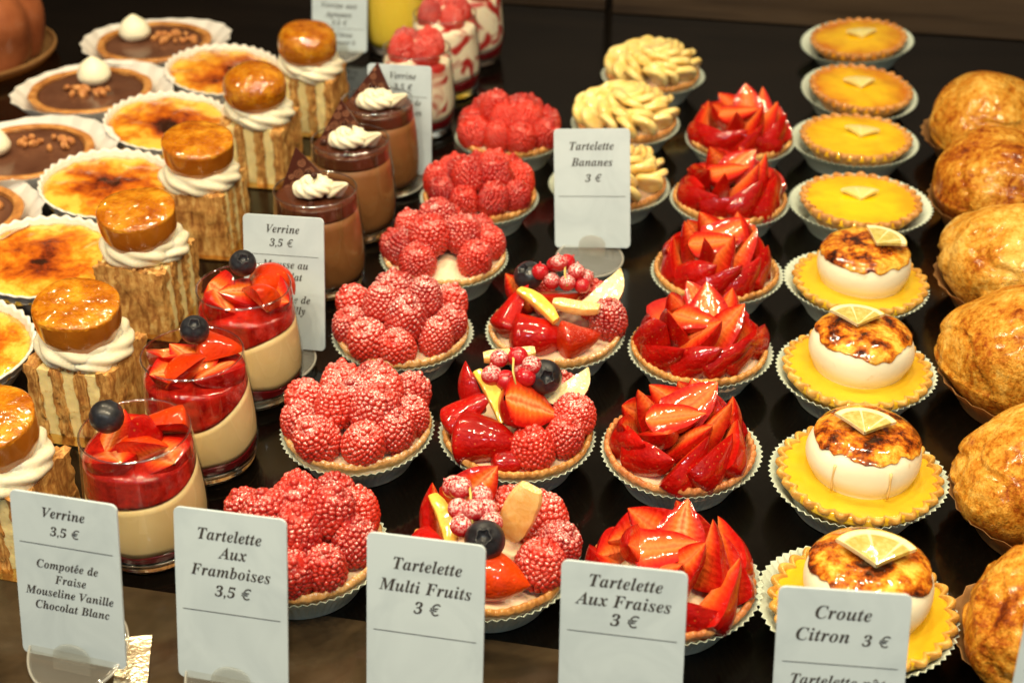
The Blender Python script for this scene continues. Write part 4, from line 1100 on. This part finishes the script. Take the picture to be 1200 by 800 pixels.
# ------------------------------------------------------------------ price cards
def script(s):
    """calligraphic letters: swash capitals, italic lower case"""
    o = ''
    for ch in s:
        if 'A' <= ch <= 'Z': o += chr(0x1D468 + ord(ch) - 65)
        elif ch == 'h': o += chr(0x1D489)
        elif 'a' <= ch <= 'z': o += chr(0x1D482 + ord(ch) - 97)
        elif '0' <= ch <= '9': o += chr(0x1D7CE + ord(ch) - 48)
        else: o += ch
    return o
CW, CH = .048, .0744
ACC = {'é': ('e', [(.10, 0), (.20, .0), (.36, .17), (.22, .17)]), 'à': ('a', [(.20, 0), (.30, 0), (.18, .17), (.04, .17)]), 'â': ('a', [(.02, 0), (.10, 0), (.20, .09), (.28, 0), (.36, 0), (.24, .17), (.16, .17)])}
def glyphs(txt, size, align='LEFT'):
    cu = bpy.data.curves.new('text', 'FONT'); cu.body = txt; cu.size = size; cu.align_x = align; cu.align_y = 'CENTER'; cu.resolution_u = 4; cu.offset = .00002
    cu.space_character = 1.04
    if txt[0] == chr(0x1D7D1): cu.shear = .22; cu.space_word = 1.2
    o = bpy.data.objects.new('text', cu); col.objects.link(o)
    dg = bpy.context.evaluated_depsgraph_get(); dg.update(); me = o.evaluated_get(dg).to_mesh()
    V = [(v.co.x, v.co.y) for v in me.vertices]; F = [list(p.vertices) for p in me.polygons]
    o.to_mesh_clear(); bpy.data.objects.remove(o); bpy.data.curves.remove(cu)
    return V, F
def text_vf(lines):
    V, F = [], []
    for s, cx, fz, size, mx in lines:
        base = ''.join(ACC[c][0] if c in ACC else c for c in s)
        v, f = glyphs(script(base), size)
        for q, c in enumerate(s):
            if c in ACC:
                pre, _ = glyphs(script(base[:q + 1]), size); one, _ = glyphs(script(base[q]), size)
                x0 = max(p[0] for p in pre) - max(p[0] for p in one) + min(p[0] for p in one); y0 = max(p[1] for p in one)
                yb = y0 + size * .04; b = len(v); P = ACC[c][1]
                v += [(x0 + size * (p[0] + .06), yb + size * p[1]) for p in P]; f.append([b + k for k in range(len(P))])
        xs = [p[0] for p in v]; wd_ = max(xs) - min(xs); mid_ = (max(xs) + min(xs)) / 2; k = min(1, min(mx, wd_ * .95) / wd_)
        b = len(V)
        V += [(cx + (p[0] - mid_) * k, -.00075, CH * (1 - fz) + p[1] * (k * .5 + .5)) for p in v]; F += [[b + i for i in q] for q in f]
    return V, F
def card_vf():
    r = .0028; P = []
    for cx, cz, a0 in ((CW / 2 - r, CH - r, 0), (-CW / 2 + r, CH - r, 90), (-CW / 2 + r, r, 180), (CW / 2 - r, r, 270)):
        for i in range(7): P.append((cx + r * math.cos(R(a0 + 15 * i)), cz + r * math.sin(R(a0 + 15 * i))))
    n = len(P); V, F = [], []
    for y, s in ((-.0006, 1), (-.00045, 1.004), (.00045, 1.004), (.0006, 1)):
        V += [(p[0] * s, y, (p[1] - CH / 2) * s + CH / 2) for p in P]
    for k in range(3):
        for i in range(n):
            j = (i + 1) % n; F.append([k * n + i, k * n + j, (k + 1) * n + j, (k + 1) * n + i])
    F.append(list(range(n))[::-1]); F.append([3 * n + i for i in range(n)])
    return V, F
CARD = mesh('price_card', *card_vf(), M['card'], False)
def stand_parts():
    prof = crom([(0, 0), (.018, .0), (.0205, .0004), (.0212, .0012), (.0205, .0020), (.018, .0022), (0, .0022)], 3)
    v1, f1 = lathe(prof, 64); v2, f2 = lathe([(.0210 + .0006 * math.cos(2 * PI * i / 8), .0011 + .0008 * math.sin(2 * PI * i / 8)) for i in range(8)], 64, close=True)
    VV, FF = join([(v1, f1), (v2, f2)]); disc_ = mesh('foot_disc', VV, FF, [M['foot'], M['foot_edge']], True, [0] * len(f1) + [1] * len(f2))
    P = [(.0085 * math.cos(R(180 * i / 16)), .0075 * math.sin(R(180 * i / 16)) ** .7 if 0 < i < 16 else 0) for i in range(17)]
    P = [(.0085, -.005)] + P + [(-.0085, -.005)]
    n = len(P); V = [(p[0], y, p[1]) for y in (-.0006, .0006) for p in P]; F = [list(range(n))[::-1], [n + i for i in range(n)]]
    for i in range(n): j = (i + 1) % n; F.append([i, j, n + j, n + i])
    tab = mesh('clip_tab', V, F, M['foot'], False)
    return disc_, tab
FOOT, TAB = stand_parts()
PG = 'white price cards with handwriting style print'; AG = 'clear acrylic card feet'
def card(x, y, z, ya, le, ro, lines, rules, label, slabel, fy=.004, ft=19):
    Rm = Matrix.Rotation(ya, 3, 'Z') @ Matrix.Rotation(-le, 3, 'X') @ Matrix.Rotation(ro, 3, 'Y')
    t = put('price_card', CARD, None, (x, y, z), mat3=Rm); tag(t, label, 'price card', PG)
    if lines:
        V, F = text_vf(lines); put('printed_text', mesh('printed_text', V, F, M['ink'], False), t)
    for fz in rules:
        V = [(sx * CW * .44, -.00074, CH * (1 - fz) + sz * .00016) for sz in (-1, 1) for sx in (-1, 1)]
        put('printed_rule', mesh('printed_rule', V, [[0, 1, 3, 2]], M['ink'], False), t)
    s = thing('card_stand', (x, y, 0), ya, slabel, 'card stand', AG)
    put('foot_disc', FOOT, s, (0, fy, .0075 if ft > 12 else .003), rot=(R(ft), 0, 0))
    put('clip_tab', TAB, s, (0, -.0022, z + .0015), rot=(-le, 0, 0))
    put('clip_tab', TAB, s, (0, .0024, z + .0015), rot=(-le, 0, 0))
T1, T2 = .0066, .0056
Wd = CW * .88
card(-.265, .384, .005, -.068, .238, -.032, [('Verrine', 0, .105, T1, Wd), ('3,5 €', 0, .215, .0058, Wd), ('Compotée de', 0, .42, T2, Wd), ('Fraise', .001, .505, T2, Wd), ('Mouseline Vanille', 0, .59, T2, CW * .93), ('Chocolat Blanc', .001, .675, T2, Wd)], [.30], 'white price card reading Verrine, Compotée de Fraise, at the left of the front edge', 'clear card foot under the Verrine Compotée de Fraise card')
card(-.195, .384, .006, -.045, .298, -.042, [('Tartelette', 0, .135, .0074, Wd), ('Aux', .001, .235, .0074, Wd), ('Framboises', 0, .345, .0074, CW * .8), ('3,5 €', .001, .46, .0068, Wd)], [.585], 'white price card reading Tartelette Aux Framboises', 'clear card foot under the Framboises card')
card(-.115, .385, .005, -.058, .308, -.053, [('Tartelette', .001, .155, .0076, Wd), ('Multi Fruits', 0, .28, .0076, CW * .90), ('3 €', .001, .395, .0072, Wd)], [.545], 'white price card reading Tartelette Multi Fruits', 'clear card foot under the Multi Fruits card')
card(-.037, .386, .005, -.031, .28, -.052, [('Tartelette', .001, .095, .0076, Wd), ('Aux Fraises', 0, .20, .0076, CW * .84), ('3 €', .001, .305, .0072, Wd)], [.385], 'white price card reading Tartelette Aux Fraises', 'clear card foot under the Aux Fraises card')
card(.045, .388, .006, .047, .281, -.038, [('Croute', 0, .125, .0078, Wd), ('Citron', -.007, .25, .0078, Wd), ('3 €', .0125, .265, .0066, Wd), ('Tartelette pâte', .001, .50, .0066, CW * .86)], [.405], 'white price card reading Croute Citron', 'clear card foot under the Croute Citron card')
card(.127, .388, .007, .02, .26, .03, [], [.30], 'blank corner of a white card at the lower right corner of the photo', 'clear card foot under the card in the lower right corner')
card(-.109, .785, .006, -.017, .344, -.094, [('Tartelette', 0, .145, .0076, Wd), ('Bananes', .0, .28, .0076, Wd), ('3 €', .001, .415, .0068, Wd)], [.565], 'white price card reading Tartelette Bananes', 'clear card foot below the Bananes card', -.011, 5)
card(-.260, .633, .006, -.081, .314, -.07, [('Verrine', 0, .10, .0068, Wd), ('3,5 €', -.001, .205, .0062, Wd), ('Mousse au', .001, .365, .0064, Wd), ('Chocolat', .0, .455, .0064, Wd), ('Girole de', .004, .625, .0064, Wd), ('Chantilly', .001, .71, .0064, Wd)], [.295], 'white price card reading Verrine Mousse au Chocolat', 'clear card foot under the Mousse au Chocolat card', -.011, 5)
card(-.258, .867, .006, -.172, .26, -.084, [('Verrine', .003, .10, .0068, Wd), ('3,5 €', .003, .205, .0062, Wd), ('Mousse de', .004, .34, .0060, Wd), ('Framboises', .003, .43, .0060, Wd), ('Vanille', .006, .60, .0060, Wd), ('Fraises', .006, .76, .0060, Wd)], [.285], 'white price card reading Verrine Mousse de, behind the chocolate verrines', 'clear card foot under the Mousse de card', -.011, 5)
card(-.372, 1.088, .006, .0, .27, -.016, [('Verrine aux', 0, .50, .0066, Wd), ('Agrumes', -.001, .60, .0066, Wd), ('3,5 €', 0, .69, .0060, Wd), ('Citron', .004, .82, .0058, Wd), ('Mousse à', .003, .90, .0058, Wd)], [.75], 'white price card reading Verrine aux Agrumes, farthest back', 'clear card foot under the Agrumes card')
# a strip of bright gilt card lying by the front edge
V, F = box(.014, .070, .0008, 0, 0, .0006, 8, 24, 1); V = [(x_, y_, z_ + .0006 * (1 + nz((x_, y_, 0), 120, 2))) for x_, y_, z_ in V]
s = put('gilt_card_strip', mesh('gilt_card_strip', V, F, M['gilt']), None, (-.236, .372, .0005), rot=(0, 0, R(20))); tag(s, 'shiny gilt card strip lying by the foot of the Compotée card', 'card strip')
